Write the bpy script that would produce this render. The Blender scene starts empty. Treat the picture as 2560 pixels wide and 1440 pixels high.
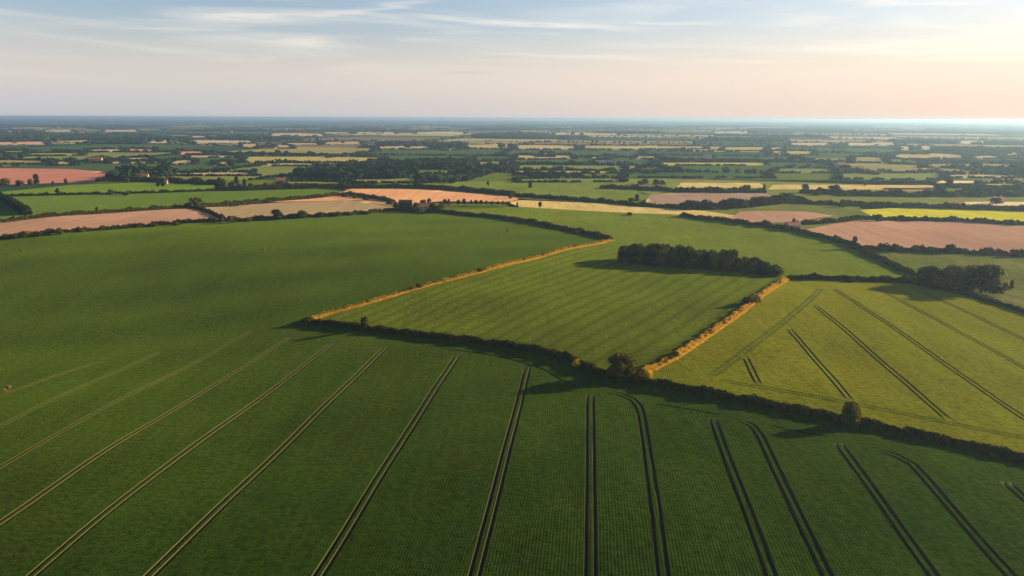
import bpy, math, random
import numpy as np
from mathutils import Vector, Matrix, Euler
from mathutils.geometry import delaunay_2d_cdt

rng = np.random.default_rng(11)
random.seed(5)
scene = bpy.context.scene
COL = scene.collection
R = math.radians
PI = math.pi

# ------------------------------------------------------------------ camera
CAM_H = 90.0
HFOV = 70.0
F = 1280 / math.tan(R(HFOV / 2))          # focal length in photo pixels (2560 wide)
PITCH = math.degrees(math.atan((720 - 295.5) / F))
ROLL = 0.21
CAMROT = Matrix.Rotation(R(90 - PITCH), 3, 'X') @ Matrix.Rotation(R(ROLL), 3, 'Z')
cam_data = bpy.data.cameras.new('camera')
cam = bpy.data.objects.new('camera', cam_data)
COL.objects.link(cam)
cam.matrix_world = Matrix.Translation((0, 0, CAM_H)) @ CAMROT.to_4x4()
cam_data.sensor_width = 36
cam_data.angle = R(HFOV)
cam_data.clip_start = 1
cam_data.clip_end = 300000
scene.camera = cam
CR = np.array(CAMROT)

# ------------------------------------------------------------------ sun direction
SUN_AZ, SUN_EL = 72.0, 15.5                # azimuth from straight ahead towards the right
SUNV = Vector((math.sin(R(SUN_AZ)) * math.cos(R(SUN_EL)), math.cos(R(SUN_AZ)) * math.cos(R(SUN_EL)), math.sin(R(SUN_EL))))

# ------------------------------------------------------------------ terrain
def height(x, y):
    x = np.asarray(x, float); y = np.asarray(y, float)
    r = np.sqrt(x * x + y * y)
    w = np.clip((1000 - r) / 350, 0, 1); w = w * w * (3 - 2 * w)
    t = 2 * PI
    h = (1.1 * np.sin(t * (x * .55 + y * .83) / 330 + 1.0) + .75 * np.sin(t * (x * .93 - y * .3) / 210 + .6)
         + .32 * np.sin(t * (x * .8 + y * .5) / 97 + 2) + .10 * np.sin(t * (x * .95 + y * .1) / 41 + 1)
         + .16 * np.sin(t * (x * .35 - y * .94) / 58 + 3))
    # the field on the right faces the sun, the near left one leans away from it
    h = h - 0.045 * 45 * np.log1p(np.exp((x - 95) / 45)) * np.clip((420 - y) / 150, 0, 1) * np.clip((y - 60) / 200, 0, 1)
    # the near field rolls over a low ridge and falls away from the sun to the left
    sp = 32 * np.log1p(np.exp(np.clip((-8 - x) / 32, -30, 30)))
    wy = np.clip((600 - y) / 300, 0, 1); wy = wy * wy * (3 - 2 * wy)
    h = h - 25 * (1 - np.exp(-sp / 170)) * wy
    h = h + .22 * np.sin(t * (y + 18 * np.sin(x / 70)) / 72 + .5) * np.clip((y - 250) / 100, 0, 1)
    return h * w

def g(px, py):
    """ground point seen at photo pixel (px,py)"""
    d = CR @ np.array([(px - 1280) / F, -(py - 720) / F, -1.0])
    if d[2] > -1e-4: d[2] = -1e-4
    t = (0 - CAM_H) / d[2]
    lo, hi = t * .9, t * 1.45
    # march from the near side
    for tt in np.linspace(lo, hi, 220):
        if CAM_H + d[2] * tt <= float(height(d[0] * tt, d[1] * tt)):
            b = tt; a = tt - (hi - lo) / 219
            for _ in range(18):
                m = (a + b) / 2
                if CAM_H + d[2] * m <= float(height(d[0] * m, d[1] * m)): b = m
                else: a = m
            t = b; break
    return np.array([d[0] * t, d[1] * t])

def proj(x, y, z):
    v = CR.T @ np.array([x, y, z - CAM_H])
    return 1280 + F * v[0] / -v[2], 720 - F * v[1] / -v[2]

def depth_of(p):
    v = CR.T @ np.array([p[0], p[1], -CAM_H])
    return -v[2]

def P(pts):
    out = []
    for p in pts:
        out.append(np.array(p[1:], float) if p[0] == 'g' else g(*p))
    return np.array(out)

def resample(pts, step, smooth=False):
    pts = np.asarray(pts, float)
    if smooth and len(pts) > 2:
        q = [pts[0]]
        for i in range(len(pts) - 1):
            p0 = pts[max(i - 1, 0)]; p1 = pts[i]; p2 = pts[i + 1]; p3 = pts[min(i + 2, len(pts) - 1)]
            for k in range(1, 9):
                t = k / 8
                q.append(.5 * ((2 * p1) + (-p0 + p2) * t + (2 * p0 - 5 * p1 + 4 * p2 - p3) * t * t + (-p0 + 3 * p1 - 3 * p2 + p3) * t ** 3))
        pts = np.array(q)
    seg = np.linalg.norm(np.diff(pts, axis=0), axis=1)
    s = np.concatenate([[0], np.cumsum(seg)])
    n = max(2, int(round(s[-1] / step)) + 1)
    u = np.linspace(0, s[-1], n)
    return np.stack([np.interp(u, s, pts[:, 0]), np.interp(u, s, pts[:, 1])], 1)

def inside(poly, x, y):
    x = np.asarray(x); y = np.asarray(y)
    c = np.zeros(x.shape, bool)
    n = len(poly)
    for i in range(n):
        x1, y1 = poly[i]; x2, y2 = poly[(i + 1) % n]
        if y1 == y2: continue
        k = ((y1 > y) != (y2 > y)) & (x < (x2 - x1) * (y - y1) / (y2 - y1) + x1)
        c ^= k
    return c

# ------------------------------------------------------------------ material helpers
class NT:
    def __init__(s, tree): s.t = tree; s.n = tree.nodes; s.l = tree.links
    def node(s, kind, **kw):
        nd = s.n.new(kind)
        for k, v in kw.items(): setattr(nd, k, v)
        return nd
    def link(s, a, b): s.l.new(a, b)
    def put(s, sock, v):
        if isinstance(v, (int, float, tuple, list)): sock.default_value = v
        else: s.l.new(v, sock)
    def m(s, op, a, b=0.0, c=None, clamp=False):
        nd = s.node('ShaderNodeMath', operation=op, use_clamp=clamp)
        s.put(nd.inputs[0], a); s.put(nd.inputs[1], b)
        if c is not None: s.put(nd.inputs[2], c)
        return nd.outputs[0]
    def mix(s, fac, a, b, kind='MIX'):
        nd = s.node('ShaderNodeMix', data_type='RGBA', blend_type=kind)
        s.put(nd.inputs[0], fac); s.put(nd.inputs[6], a); s.put(nd.inputs[7], b)
        return nd.outputs[2]
    def noise(s, vec, scale, detail=3, rough=.55, dist=0.0):
        nd = s.node('ShaderNodeTexNoise')
        s.put(nd.inputs['Vector'], vec); nd.inputs['Scale'].default_value = scale
        nd.inputs['Detail'].default_value = detail; nd.inputs['Roughness'].default_value = rough
        nd.inputs['Distortion'].default_value = dist
        return nd.outputs[0]
    def ramp(s, fac, lo, hi, a=0.0, b=1.0):
        nd = s.node('ShaderNodeMapRange', interpolation_type='SMOOTHSTEP')
        s.put(nd.inputs[0], fac); s.put(nd.inputs[1], lo); s.put(nd.inputs[2], hi)
        nd.inputs[3].default_value = a; nd.inputs[4].default_value = b
        return nd.outputs[0]
    def mapping(s, vec, rot=0.0, scale=(1, 1, 1)):
        nd = s.node('ShaderNodeMapping')
        nd.inputs['Rotation'].default_value = (0, 0, rot); nd.inputs['Scale'].default_value = scale
        s.link(vec, nd.inputs['Vector'])
        return nd.outputs[0]

def c4(c): return (c[0], c[1], c[2], 1.0)

def new_mat(name):
    m = bpy.data.materials.new(name); m.use_nodes = True
    nt = NT(m.node_tree); nt.n.clear()
    out = nt.node('ShaderNodeOutputMaterial')
    return m, nt, out

TRAM_DIR = math.atan2(1478 - 1280, F)       # azimuth of the tramlines

def crop_mat(name, ca, cb, cc, row_az=TRAM_DIR, row_wl=.55, row_amt=.35, band_wl=0.0, band_amt=0.0,
             sheen=.17, sheen_col=(.35, .51, .04), dark=.34, mottle=1.0, bump=.5, tint=None):
    """growing crop: three leaf colours mottled, drill rows, broad bands, fuzzy gloss of the ears"""
    m, nt, out = new_mat(name)
    geo = nt.node('ShaderNodeNewGeometry'); pos = geo.outputs['Position']
    big = nt.noise(pos, .012, 3, .55)
    mid = nt.noise(pos, .07, 4, .6)
    fine = nt.ramp(nt.noise(pos, .55, 5, .72), .28, .72)
    rows = nt.mapping(pos, row_az, (1, .06, 1))      # long along the rows
    streak = nt.noise(rows, .55, 3, .6)
    col = nt.mix(nt.ramp(big, .35, .65), c4(ca), c4(cb))
    col = nt.mix(nt.m('MULTIPLY', nt.ramp(mid, .45, .75), .6 * mottle), col, c4(cc))
    v = nt.m('ADD', nt.m('MULTIPLY', fine, .9 * mottle), nt.m('MULTIPLY', streak, .9))
    v = nt.m('ADD', v, 1.0 - .45 - .45 * mottle)
    patch = nt.noise(nt.mapping(pos, row_az + .5, (1, .45, 1)), .035, 5, .68, .6)
    v = nt.m('MULTIPLY', v, nt.m('MULTIPLY_ADD', patch, 1.5, .25))
    col = nt.mix(1.0, col, nt.m('MULTIPLY', v, dark), 'MULTIPLY')
    sep = nt.node('ShaderNodeSeparateXYZ'); nt.link(nt.mapping(pos, row_az), sep.inputs[0])
    wob = nt.m('MULTIPLY', nt.noise(pos, .05, 2), row_wl * 1.2)
    ph = nt.m('MULTIPLY', nt.m('ADD', sep.outputs[0], wob), 2 * PI / row_wl)
    rw = nt.m('MULTIPLY_ADD', nt.m('SINE', ph), .5, .5)
    col = nt.mix(row_amt, col, nt.mix(1.0, col, nt.m('MULTIPLY_ADD', rw, 1.1, .35), 'MULTIPLY'))
    if band_amt:
        wob2 = nt.m('MULTIPLY', nt.noise(pos, .01, 2), band_wl * .8)
        ph2 = nt.m('MULTIPLY', nt.m('ADD', sep.outputs[0], wob2), 2 * PI / band_wl)
        bw = nt.m('POWER', nt.m('MULTIPLY_ADD', nt.m('SINE', ph2), .5, .5), 3.0)
        col = nt.mix(nt.m('MULTIPLY', bw, band_amt), col, nt.mix(1.0, col, (.40, .46, .55, 1), 'MULTIPLY'))
    b = nt.node('ShaderNodeBsdfPrincipled')
    nt.link(col, b.inputs['Base Color'])
    b.inputs['Roughness'].default_value = .62
    b.inputs['Specular IOR Level'].default_value = 0.0
    b.inputs['Sheen Weight'].default_value = sheen
    b.inputs['Sheen Roughness'].default_value = .35
    b.inputs['Sheen Tint'].default_value = c4(sheen_col)
    bp = nt.node('ShaderNodeBump'); bp.inputs['Strength'].default_value = bump; bp.inputs['Distance'].default_value = .25
    hgt = nt.m('ADD', nt.m('MULTIPLY', fine, 1.0), nt.m('MULTIPLY', rw, .5))
    nt.link(hgt, bp.inputs['Height']); nt.link(bp.outputs[0], b.inputs['Normal'])
    nt.link(b.outputs[0], out.inputs[0])
    return m

def soil_mat(name, ca, cb, az=0.0, wl=6.0, amt=.3):
    m, nt, out = new_mat(name)
    geo = nt.node('ShaderNodeNewGeometry'); pos = geo.outputs['Position']
    col = nt.mix(nt.ramp(nt.noise(pos, .012, 4, .6), .35, .65), c4(ca), c4(cb))
    st = nt.noise(nt.mapping(pos, az, (1, .03, 1)), 1 / wl, 3, .6)
    col = nt.mix(1.0, col, nt.m('MULTIPLY_ADD', st, amt * 2, 1 - amt), 'MULTIPLY')
    col = nt.mix(1.0, col, nt.m('MULTIPLY_ADD', nt.noise(pos, .5, 4, .7), .6, .7), 'MULTIPLY')
    b = nt.node('ShaderNodeBsdfPrincipled'); nt.link(col, b.inputs['Base Color'])
    b.inputs['Roughness'].default_value = .9; b.inputs['Specular IOR Level'].default_value = 0.0
    bp = nt.node('ShaderNodeBump'); bp.inputs['Strength'].default_value = .4; bp.inputs['Distance'].default_value = .3
    nt.link(nt.noise(pos, .8, 3, .7), bp.inputs['Height']); nt.link(bp.outputs[0], b.inputs['Normal'])
    nt.link(b.outputs[0], out.inputs[0])
    return m

def leaf_mat(name, ca, cb, trans=.3, scale=.35, cc=None):
    m, nt, out = new_mat(name)
    geo = nt.node('ShaderNodeNewGeometry'); pos = geo.outputs['Position']
    oi = nt.node('ShaderNodeObjectInfo')
    f = nt.m('ADD', nt.noise(pos, scale, 3, .6), nt.m('MULTIPLY_ADD', oi.outputs['Random'], .3, -.15))
    f = nt.m('ADD', f, nt.m('MULTIPLY_ADD', geo.outputs['Random Per Island'], .3, -.15))
    col = nt.mix(nt.ramp(f, .3, .7), c4(ca), c4(cb))
    if cc is not None:
        col = nt.mix(nt.ramp(nt.noise(pos, .16, 3, .6), .52, .66), col, c4(cc))
    d = nt.node('ShaderNodeBsdfDiffuse'); nt.link(col, d.inputs[0])
    t = nt.node('ShaderNodeBsdfTranslucent'); nt.link(nt.mix(1.0, col, (1.3, 1.15, .6, 1), 'MULTIPLY'), t.inputs[0])
    mx = nt.node('ShaderNodeMixShader'); mx.inputs[0].default_value = trans
    nt.link(d.outputs[0], mx.inputs[1]); nt.link(t.outputs[0], mx.inputs[2]); nt.link(mx.outputs[0], out.inputs[0])
    return m

def flat_mat(name, c, rough=.8, nscale=.6, namt=.35):
    m, nt, out = new_mat(name)
    geo = nt.node('ShaderNodeNewGeometry')
    col = nt.mix(1.0, c4(c), nt.m('MULTIPLY_ADD', nt.noise(geo.outputs['Position'], nscale, 4, .6), namt * 2, 1 - namt), 'MULTIPLY')
    b = nt.node('ShaderNodeBsdfPrincipled'); nt.link(col, b.inputs['Base Color'])
    b.inputs['Roughness'].default_value = rough; b.inputs['Specular IOR Level'].default_value = .2
    nt.link(b.outputs[0], out.inputs[0])
    return m

M = {}
M['wheat'] = crop_mat('green_wheat', (.033, .088, .013), (.042, .097, .013), (.064, .106, .012), row_wl=.75, row_amt=.42)
M['wheat_mid'] = crop_mat('striped_wheat', (.070, .112, .014), (.078, .118, .015), (.092, .118, .014), row_az=math.atan2(109, 157), row_wl=.8,
                          band_wl=9.0, band_amt=.85, dark=.56, sheen=.2, sheen_col=(.42, .52, .03))
M['wheat_right'] = crop_mat('ripening_barley', (.104, .130, .014), (.118, .132, .014), (.096, .130, .016), row_wl=.8, sheen_col=(.70, .70, .02), sheen=.24, dark=.60)
M['wheat_far'] = crop_mat('green_barley', (.072, .122, .020), (.086, .128, .020), (.106, .130, .018), row_wl=1.2, row_amt=.15, dark=.64, sheen=.2, sheen_col=(.44, .54, .03))
M['grass_bright'] = crop_mat('bright_pasture', (.045, .125, .018), (.060, .130, .020), (.085, .135, .025), row_wl=2, row_amt=.1, dark=.6)
M['grass_pale'] = crop_mat('pale_pasture', (.110, .150, .035), (.130, .150, .040), (.16, .15, .05), row_wl=2, row_amt=.1, dark=.6)
M['grass_olive'] = crop_mat('olive_pasture', (.17, .165, .045), (.20, .170, .055), (.15, .16, .045), row_wl=2, row_amt=.1, dark=.6)
M['rough_grass'] = crop_mat('rough_grass', (.10, .105, .035), (.17, .140, .060), (.07, .09, .03), row_wl=3, row_amt=.1, mottle=1.4, dark=.6)
M['dark_green'] = crop_mat('dark_grass', (.03, .06, .018), (.04, .072, .020), (.05, .075, .022), row_wl=2, row_amt=.1)
M['rape'] = crop_mat('flowering_rapeseed', (.36, .36, .012), (.40, .39, .012), (.30, .34, .015), row_wl=1.5, row_amt=.1, sheen_col=(1, .9, .1), sheen=.2, dark=.9)
M['pasture'] = crop_mat('cool_pasture', (.040, .100, .022), (.052, .108, .024), (.065, .112, .022), row_wl=2, row_amt=.1, dark=.62, sheen=.14)
M['tan'] = crop_mat('ripe_stubble', (.38, .29, .11), (.43, .32, .14), (.33, .30, .10), row_wl=1.5, row_amt=.1, sheen_col=(1, .8, .3), sheen=.2, dark=.85)
M['cream'] = crop_mat('dry_stubble', (.62, .48, .26), (.66, .50, .30), (.55, .45, .25), row_wl=3, row_amt=.1, sheen_col=(1, .8, .5), sheen=.2, dark=.85)
M['pink'] = soil_mat('pinkish_ploughed_soil', (.37, .215, .145), (.41, .24, .16), az=R(100))
M['pink_dull'] = soil_mat('dull_ploughed_soil', (.30, .205, .15), (.34, .23, .165), az=R(80))
M['pink_tan'] = soil_mat('tan_ploughed_soil', (.36, .25, .14), (.33, .26, .13), az=R(80))
M['pink_red'] = soil_mat('red_ploughed_soil', (.42, .17, .12), (.46, .20, .15), az=R(95))
M['orange'] = soil_mat('orange_ploughed_soil', (.62, .31, .15), (.68, .35, .18), az=R(95))
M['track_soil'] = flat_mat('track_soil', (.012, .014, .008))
M['worn_crop'] = crop_mat('worn_crop', (.085, .122, .020), (.090, .126, .020), (.08, .115, .02), row_amt=.1, dark=.42, sheen=.2, sheen_col=(.6, .66, .03))
M['worn_wheat'] = crop_mat('worn_wheat', (.02, .05, .01), (.022, .055, .01), (.03, .06, .01), row_amt=.1, sheen=.05)
M['stalk'] = flat_mat('crop_stalks', (.060, .056, .012), nscale=1.5)
M['terrain'] = crop_mat('open_country', (.05, .075, .025), (.07, .09, .03), (.10, .10, .04), row_wl=40, row_amt=.1, mottle=1.2)
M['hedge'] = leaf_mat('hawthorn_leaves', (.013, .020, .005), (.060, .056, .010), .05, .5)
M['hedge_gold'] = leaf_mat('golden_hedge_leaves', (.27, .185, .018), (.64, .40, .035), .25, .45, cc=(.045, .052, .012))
M['verge'] = leaf_mat('dry_verge_grass', (.46, .29, .03), (.64, .43, .065), .3, .4)
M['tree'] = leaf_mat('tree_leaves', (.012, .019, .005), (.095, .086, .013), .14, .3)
M['tree_lit'] = leaf_mat('sunlit_tree_leaves', (.018, .022, .005), (.115, .098, .015), .14, .3)  # lit copy of the tree leaves: golden sun on the crowns put into the colour
M['pale_tree'] = leaf_mat('pale_leaves', (.16, .15, .06), (.24, .21, .09), .3, .6)
M['far_tree'] = leaf_mat('distant_leaves', (.014, .030, .012), (.034, .048, .016), .15, .02)
M['bark'] = flat_mat('bark', (.06, .045, .03), nscale=2)
M['render_wall'] = flat_mat('cream_wall', (.42, .34, .23), nscale=.4, namt=.12)
M['white_wall'] = flat_mat('white_wall', (.55, .52, .46), nscale=.4, namt=.08)
M['brick'] = flat_mat('brick_wall', (.34, .20, .13), nscale=.7, namt=.2)
M['roof_tile'] = flat_mat('tile_roof', (.22, .10, .06), nscale=.9, namt=.25)
M['roof_slate'] = flat_mat('slate_roof', (.12, .12, .13), nscale=.9, namt=.25)
M['glass'] = flat_mat('window_glass', (.03, .035, .04), rough=.15, namt=.05)
M['door_wood'] = flat_mat('door_wood', (.10, .06, .035))

# ------------------------------------------------------------------ object helpers
def tag(o, label=None, cat=None, group=None, kind=None):
    if label: o['label'] = label
    if cat: o['category'] = cat
    if group: o['group'] = group
    if kind: o['kind'] = kind
    return o

def mesh_np(name, verts, faces, mats, mat_idx=None, smooth=None):
    """verts (n,3); faces list of lists or an (m,k) array"""
    me = bpy.data.meshes.new(name)
    verts = np.asarray(verts, np.float32)
    if isinstance(faces, np.ndarray):
        k = faces.shape[1]; nf = len(faces)
        me.vertices.add(len(verts)); me.vertices.foreach_set('co', verts.ravel())
        me.loops.add(nf * k); me.loops.foreach_set('vertex_index', faces.astype(np.int32).ravel())
        me.polygons.add(nf)
        me.polygons.foreach_set('loop_start', np.arange(0, nf * k, k, dtype=np.int32))
        me.update(calc_edges=True)
    else:
        me.from_pydata([tuple(v) for v in verts], [], [tuple(f) for f in faces])
    for mt in (mats if isinstance(mats, (list, tuple)) else [mats]): me.materials.append(mt)
    if mat_idx is not None: me.polygons.foreach_set('material_index', np.asarray(mat_idx, np.int32))
    if smooth is None: smooth = np.zeros(len(me.polygons), bool)
    elif smooth is True: smooth = np.ones(len(me.polygons), bool)
    me.polygons.foreach_set('use_smooth', np.asarray(smooth, bool))
    me.update(); me.validate()
    return me

def link(name, data, parent=None, loc=None):
    o = bpy.data.objects.new(name, data); COL.objects.link(o)
    if parent: o.parent = parent
    if loc is not None: o.location = loc
    return o

# ------------------------------------------------------------------ field sheets
def tram(px_pts, gauge=2.0, width=.78, depth=.75, ext0=0, ext1=0, soft=False):
    """two wheel tracks along a centre line given in photo pixels; ext = metres added straight on at either end"""
    c = P(px_pts)
    if ext0: c = np.vstack([c[0] + (c[0] - c[1]) / np.linalg.norm(c[0] - c[1]) * ext0, c])
    if ext1: c = np.vstack([c, c[-1] + (c[-1] - c[-2]) / np.linalg.norm(c[-1] - c[-2]) * ext1])
    c = resample(c, 6.0, smooth=len(c) > 2)
    t = np.gradient(c, axis=0); t /= np.linalg.norm(t, axis=1)[:, None]
    n = np.stack([t[:, 1], -t[:, 0]], 1)
    res = []
    for s in ((-1, 1) if gauge else (0,)):
        res.append((c + n * s * gauge / 2, n, width, depth, soft))
    return res

def field(name, poly, mat, step, zoff=0.0, tracks=(), label=None, cat='field', dens=None):
    poly = P(poly)
    edge = resample(np.vstack([poly, poly[:1]]), step)[:-1]
    V = [tuple(p) for p in edge]; kind = [0] * len(V); dep = [0.0] * len(V)
    E = [(i, (i + 1) % len(edge)) for i in range(len(edge))]
    avoid = []
    for (c, n, w, d, sf) in [q for t in tracks for q in t]:
        c2 = c[1:-1]; n2 = n[1:-1]
        loops = []
        for (cc, nn, off, k) in ((c, n, w / 2 + .12, 0), (c2, n2, w / 2, 1)):
            jl = rng.normal(0, .05, (len(cc), 2)) if k else np.zeros((len(cc), 2))
            L = [tuple(p) for p in cc + nn * (off + jl[:, :1] - .06 * k)]; Rr = [tuple(p) for p in cc - nn * (off + jl[:, 1:] - .06 * k)]
            base = len(V)
            ring = L + Rr[::-1]
            V += ring; kind += [k * (2 if sf else 1)] * len(ring); dep += [d if k else 0.0] * len(ring)
            E += [(base + i, base + (i + 1) % len(ring)) for i in range(len(ring))]
        avoid.append(c)
    x0, y0 = edge.min(0); x1, y1 = edge.max(0)
    gx, gy = np.meshgrid(np.arange(x0, x1, step), np.arange(y0, y1, step))
    gx = gx.ravel() + rng.uniform(-.2, .2, gx.size) * step; gy = gy.ravel() + rng.uniform(-.2, .2, gy.size) * step
    ok = inside(edge, gx, gy)
    gx = gx[ok]; gy = gy[ok]
    if avoid:
        A = np.vstack([resample(c, 1.5) for c in avoid])
        keep = np.ones(len(gx), bool)
        for i in range(0, len(gx), 2000):
            dd = ((gx[i:i + 2000, None] - A[None, :, 0]) ** 2 + (gy[i:i + 2000, None] - A[None, :, 1]) ** 2).min(1)
            keep[i:i + 2000] = dd > 2.0
        gx = gx[keep]; gy = gy[keep]
    V += list(zip(gx.tolist(), gy.tolist())); kind += [0] * len(gx); dep += [0.0] * len(gx)
    vs, es, fs, ov, oe, of = delaunay_2d_cdt([Vector((float(a), float(b))) for a, b in V], E, [], 0, 1e-4)
    vs = np.array([(v.x, v.y) for v in vs]); fs = np.array([f for f in fs if len(f) == 3])
    k2 = np.zeros(len(vs), int); d2 = np.zeros(len(vs))
    for i, o in enumerate(ov):
        if o: k2[i] = kind[o[0]]; d2[i] = dep[o[0]]
    cen = vs[fs].mean(1)
    fs = fs[inside(edge, cen[:, 0], cen[:, 1])]
    z = height(vs[:, 0], vs[:, 1]) + zoff - d2
    co = np.column_stack([vs, z])
    a, b, c = co[fs[:, 0]], co[fs[:, 1]], co[fs[:, 2]]
    flip = ((b - a)[:, 0] * (c - a)[:, 1] - (b - a)[:, 1] * (c - a)[:, 0]) < 0
    fs[flip] = fs[flip][:, ::-1]
    soft_f = (k2[fs] == 2).any(1); nk = (k2[fs] > 0).sum(1)
    mi = np.where(soft_f, 3, np.where(nk == 3, 1, np.where(nk > 0, 2, 0)))
    extra = fs[mi > 0]
    if len(extra):          # groove walls keep their own vertices so the canopy shades smoothly
        uq, inv = np.unique(extra, return_inverse=True)
        fs[mi > 0] = inv.reshape(extra.shape) + len(co)
        co = np.vstack([co, co[uq]])
    me = mesh_np(name, co, fs, [M[mat], M['track_soil'], M['stalk'], M['worn_wheat' if mat == 'wheat' else 'worn_crop']], mi, mi == 0)
    o = link(name, me)
    tag(o, label, cat, kind='structure')
    return o

# ------------------------------------------------------------------ hedges
def leaf_quads(c, nrm, size, jitter=.75):
    """one leaf-clump quad per centre, facing roughly along its normal"""
    n = len(c)
    nn = nrm + rng.normal(0, jitter, (n, 3)); nn /= np.linalg.norm(nn, axis=1)[:, None] + 1e-9
    up = rng.normal(0, 1, (n, 3))
    u = np.cross(nn, up); u /= np.linalg.norm(u, axis=1)[:, None] + 1e-9
    v = np.cross(nn, u)
    s = (size * rng.uniform(.6, 1.3, n))[:, None] * .5
    q = np.stack([c - u * s - v * s * .8, c + u * s - v * s * .6, c + u * s * .8 + v * s, c - u * s * .9 + v * s * .8], 1)
    return q.reshape(-1, 3), np.arange(n * 4).reshape(-1, 4)

def lumps(s, seed, wl):
    r = np.random.default_rng(seed)
    out = np.zeros_like(s)
    for k, a in ((1, .5), (2.1, .3), (4.7, .25)):
        out += a * np.sin(2 * PI * s * k / wl + r.uniform(0, 6.28)) * (1 + .5 * np.sin(2 * PI * s * k / wl / 3.3 + r.uniform(0, 6.28)))
    return out

def hedge_mesh(name, line, w, h, leaf, dens, mat, seed, rough=.35, gaps=0.0):
    step = max(leaf * 1.5, 1.2)
    c = resample(line, step, smooth=True)
    n = len(c)
    t = np.gradient(c, axis=0); t /= np.linalg.norm(t, axis=1)[:, None]
    nr = np.stack([t[:, 1], -t[:, 0]], 1)
    s = np.arange(n) * step
    r = np.random.default_rng(seed)
    hh = h * np.clip(1 + rough * lumps(s, seed, 14 * h / 2) + r.normal(0, rough * .22, n), .35, 2.0)
    ww = w * np.clip(1 + .25 * lumps(s, seed + 1, 9 * w), .55, 1.6)
    if gaps:
        gp = lumps(s, seed + 3, 45) > 1.15 - gaps
        hh[gp] *= .3
    taper = np.clip(np.minimum(np.arange(n), np.arange(n)[::-1]) / 3 + .35, 0, 1); hh *= taper
    z0 = height(c[:, 0], c[:, 1])
    # inner body
    prof = [(-.5, -.5), (-.42, .45), (-.22, .82), (.22, .82), (.42, .45), (.5, -.5)]
    V = np.zeros((n, 6, 3))
    for j, (a, b) in enumerate(prof):
        jit = r.normal(0, .07, n)
        V[:, j, :2] = c + nr * (ww * (a * .85 + jit))[:, None]
        V[:, j, 2] = z0 + np.where(b < 0, -.6, b * hh * (1 + r.normal(0, .08, n)))
    idx = np.arange(n * 6).reshape(n, 6)
    F1 = np.stack([idx[:-1, :-1], idx[:-1, 1:], idx[1:, 1:], idx[1:, :-1]], -1).reshape(-1, 4)
    # leaves over it
    L = s[-1]
    N = int(L * dens)
    u = r.uniform(0, n - 1.001, N); i0 = u.astype(int); f = u - i0
    cc = c[i0] * (1 - f)[:, None] + c[i0 + 1] * f[:, None]
    H = hh[i0] * (1 - f) + hh[i0 + 1] * f; W = ww[i0] * (1 - f) + ww[i0 + 1] * f
    th = r.uniform(-.15, PI + .15, N)
    ca, sa = np.cos(th), np.sin(th)
    x = np.sign(ca) * np.abs(ca) ** .6 * .5 * W; z = np.clip(np.sign(sa) * np.abs(sa) ** .6, 0, 1) * H * r.uniform(.85, 1.12, N)
    pos = np.column_stack([cc + nr[i0] * x[:, None], z + z0[i0] * (1 - f) + z0[i0 + 1] * f])
    nrm = np.column_stack([nr[i0] * ca[:, None], np.maximum(sa, .1)])
    q, fq = leaf_quads(pos, nrm, leaf)
    verts = np.vstack([V.reshape(-1, 3), q]); faces = np.vstack([F1, fq + n * 6])
    return mesh_np(name, verts, faces, M[mat])

def hedge(px_pts, w, h, label, leaf=.5, dens=30, mat='hedge', seed=1, rough=.35, gaps=0.0, shift=0.0, name='hedge', cat='hedge', kind=None, group=None):
    line = P(px_pts)
    if shift:
        t = np.gradient(line, axis=0); t /= np.linalg.norm(t, axis=1)[:, None]
        line = line + np.stack([t[:, 1], -t[:, 0]], 1) * shift
    me = hedge_mesh(name, line, w, h, leaf, dens, mat, seed, rough, gaps)
    return tag(link(name, me), label, cat, group, kind)

# ------------------------------------------------------------------ trees (unit height, radius .5)
def blob_points(r, blobs, n):
    w = np.array([b[3] ** 2 for b in blobs]); w /= w.sum()
    k = r.choice(len(blobs), n, p=w)
    d = r.normal(0, 1, (n, 3)); d /= np.linalg.norm(d, axis=1)[:, None]
    B = np.array(blobs)[k]
    rad = B[:, 3] * r.uniform(.80, 1.08, n)
    pos = B[:, :3] + d * rad[:, None]
    # drop what lies deep inside another blob
    keep = np.ones(n, bool)
    for b in blobs:
        keep &= ~(np.linalg.norm(pos - np.array(b[:3]), axis=1) < b[3] * .74)
    return pos[keep], d[keep]

def ico():
    t = (1 + 5 ** .5) / 2
    v = np.array([(-1, t, 0), (1, t, 0), (-1, -t, 0), (1, -t, 0), (0, -1, t), (0, 1, t), (0, -1, -t), (0, 1, -t), (t, 0, -1), (t, 0, 1), (-t, 0, -1), (-t, 0, 1)], float)
    f = [(0, 11, 5), (0, 5, 1), (0, 1, 7), (0, 7, 10), (0, 10, 11), (1, 5, 9), (5, 11, 4), (11, 10, 2), (10, 7, 6), (7, 1, 8), (3, 9, 4), (3, 4, 2), (3, 2, 6), (3, 6, 8), (3, 8, 9), (4, 9, 5), (2, 4, 11), (6, 2, 10), (8, 6, 7), (9, 8, 1)]
    return v / np.linalg.norm(v[0]), np.array(f)
ICO_V, ICO_F = ico()

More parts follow.
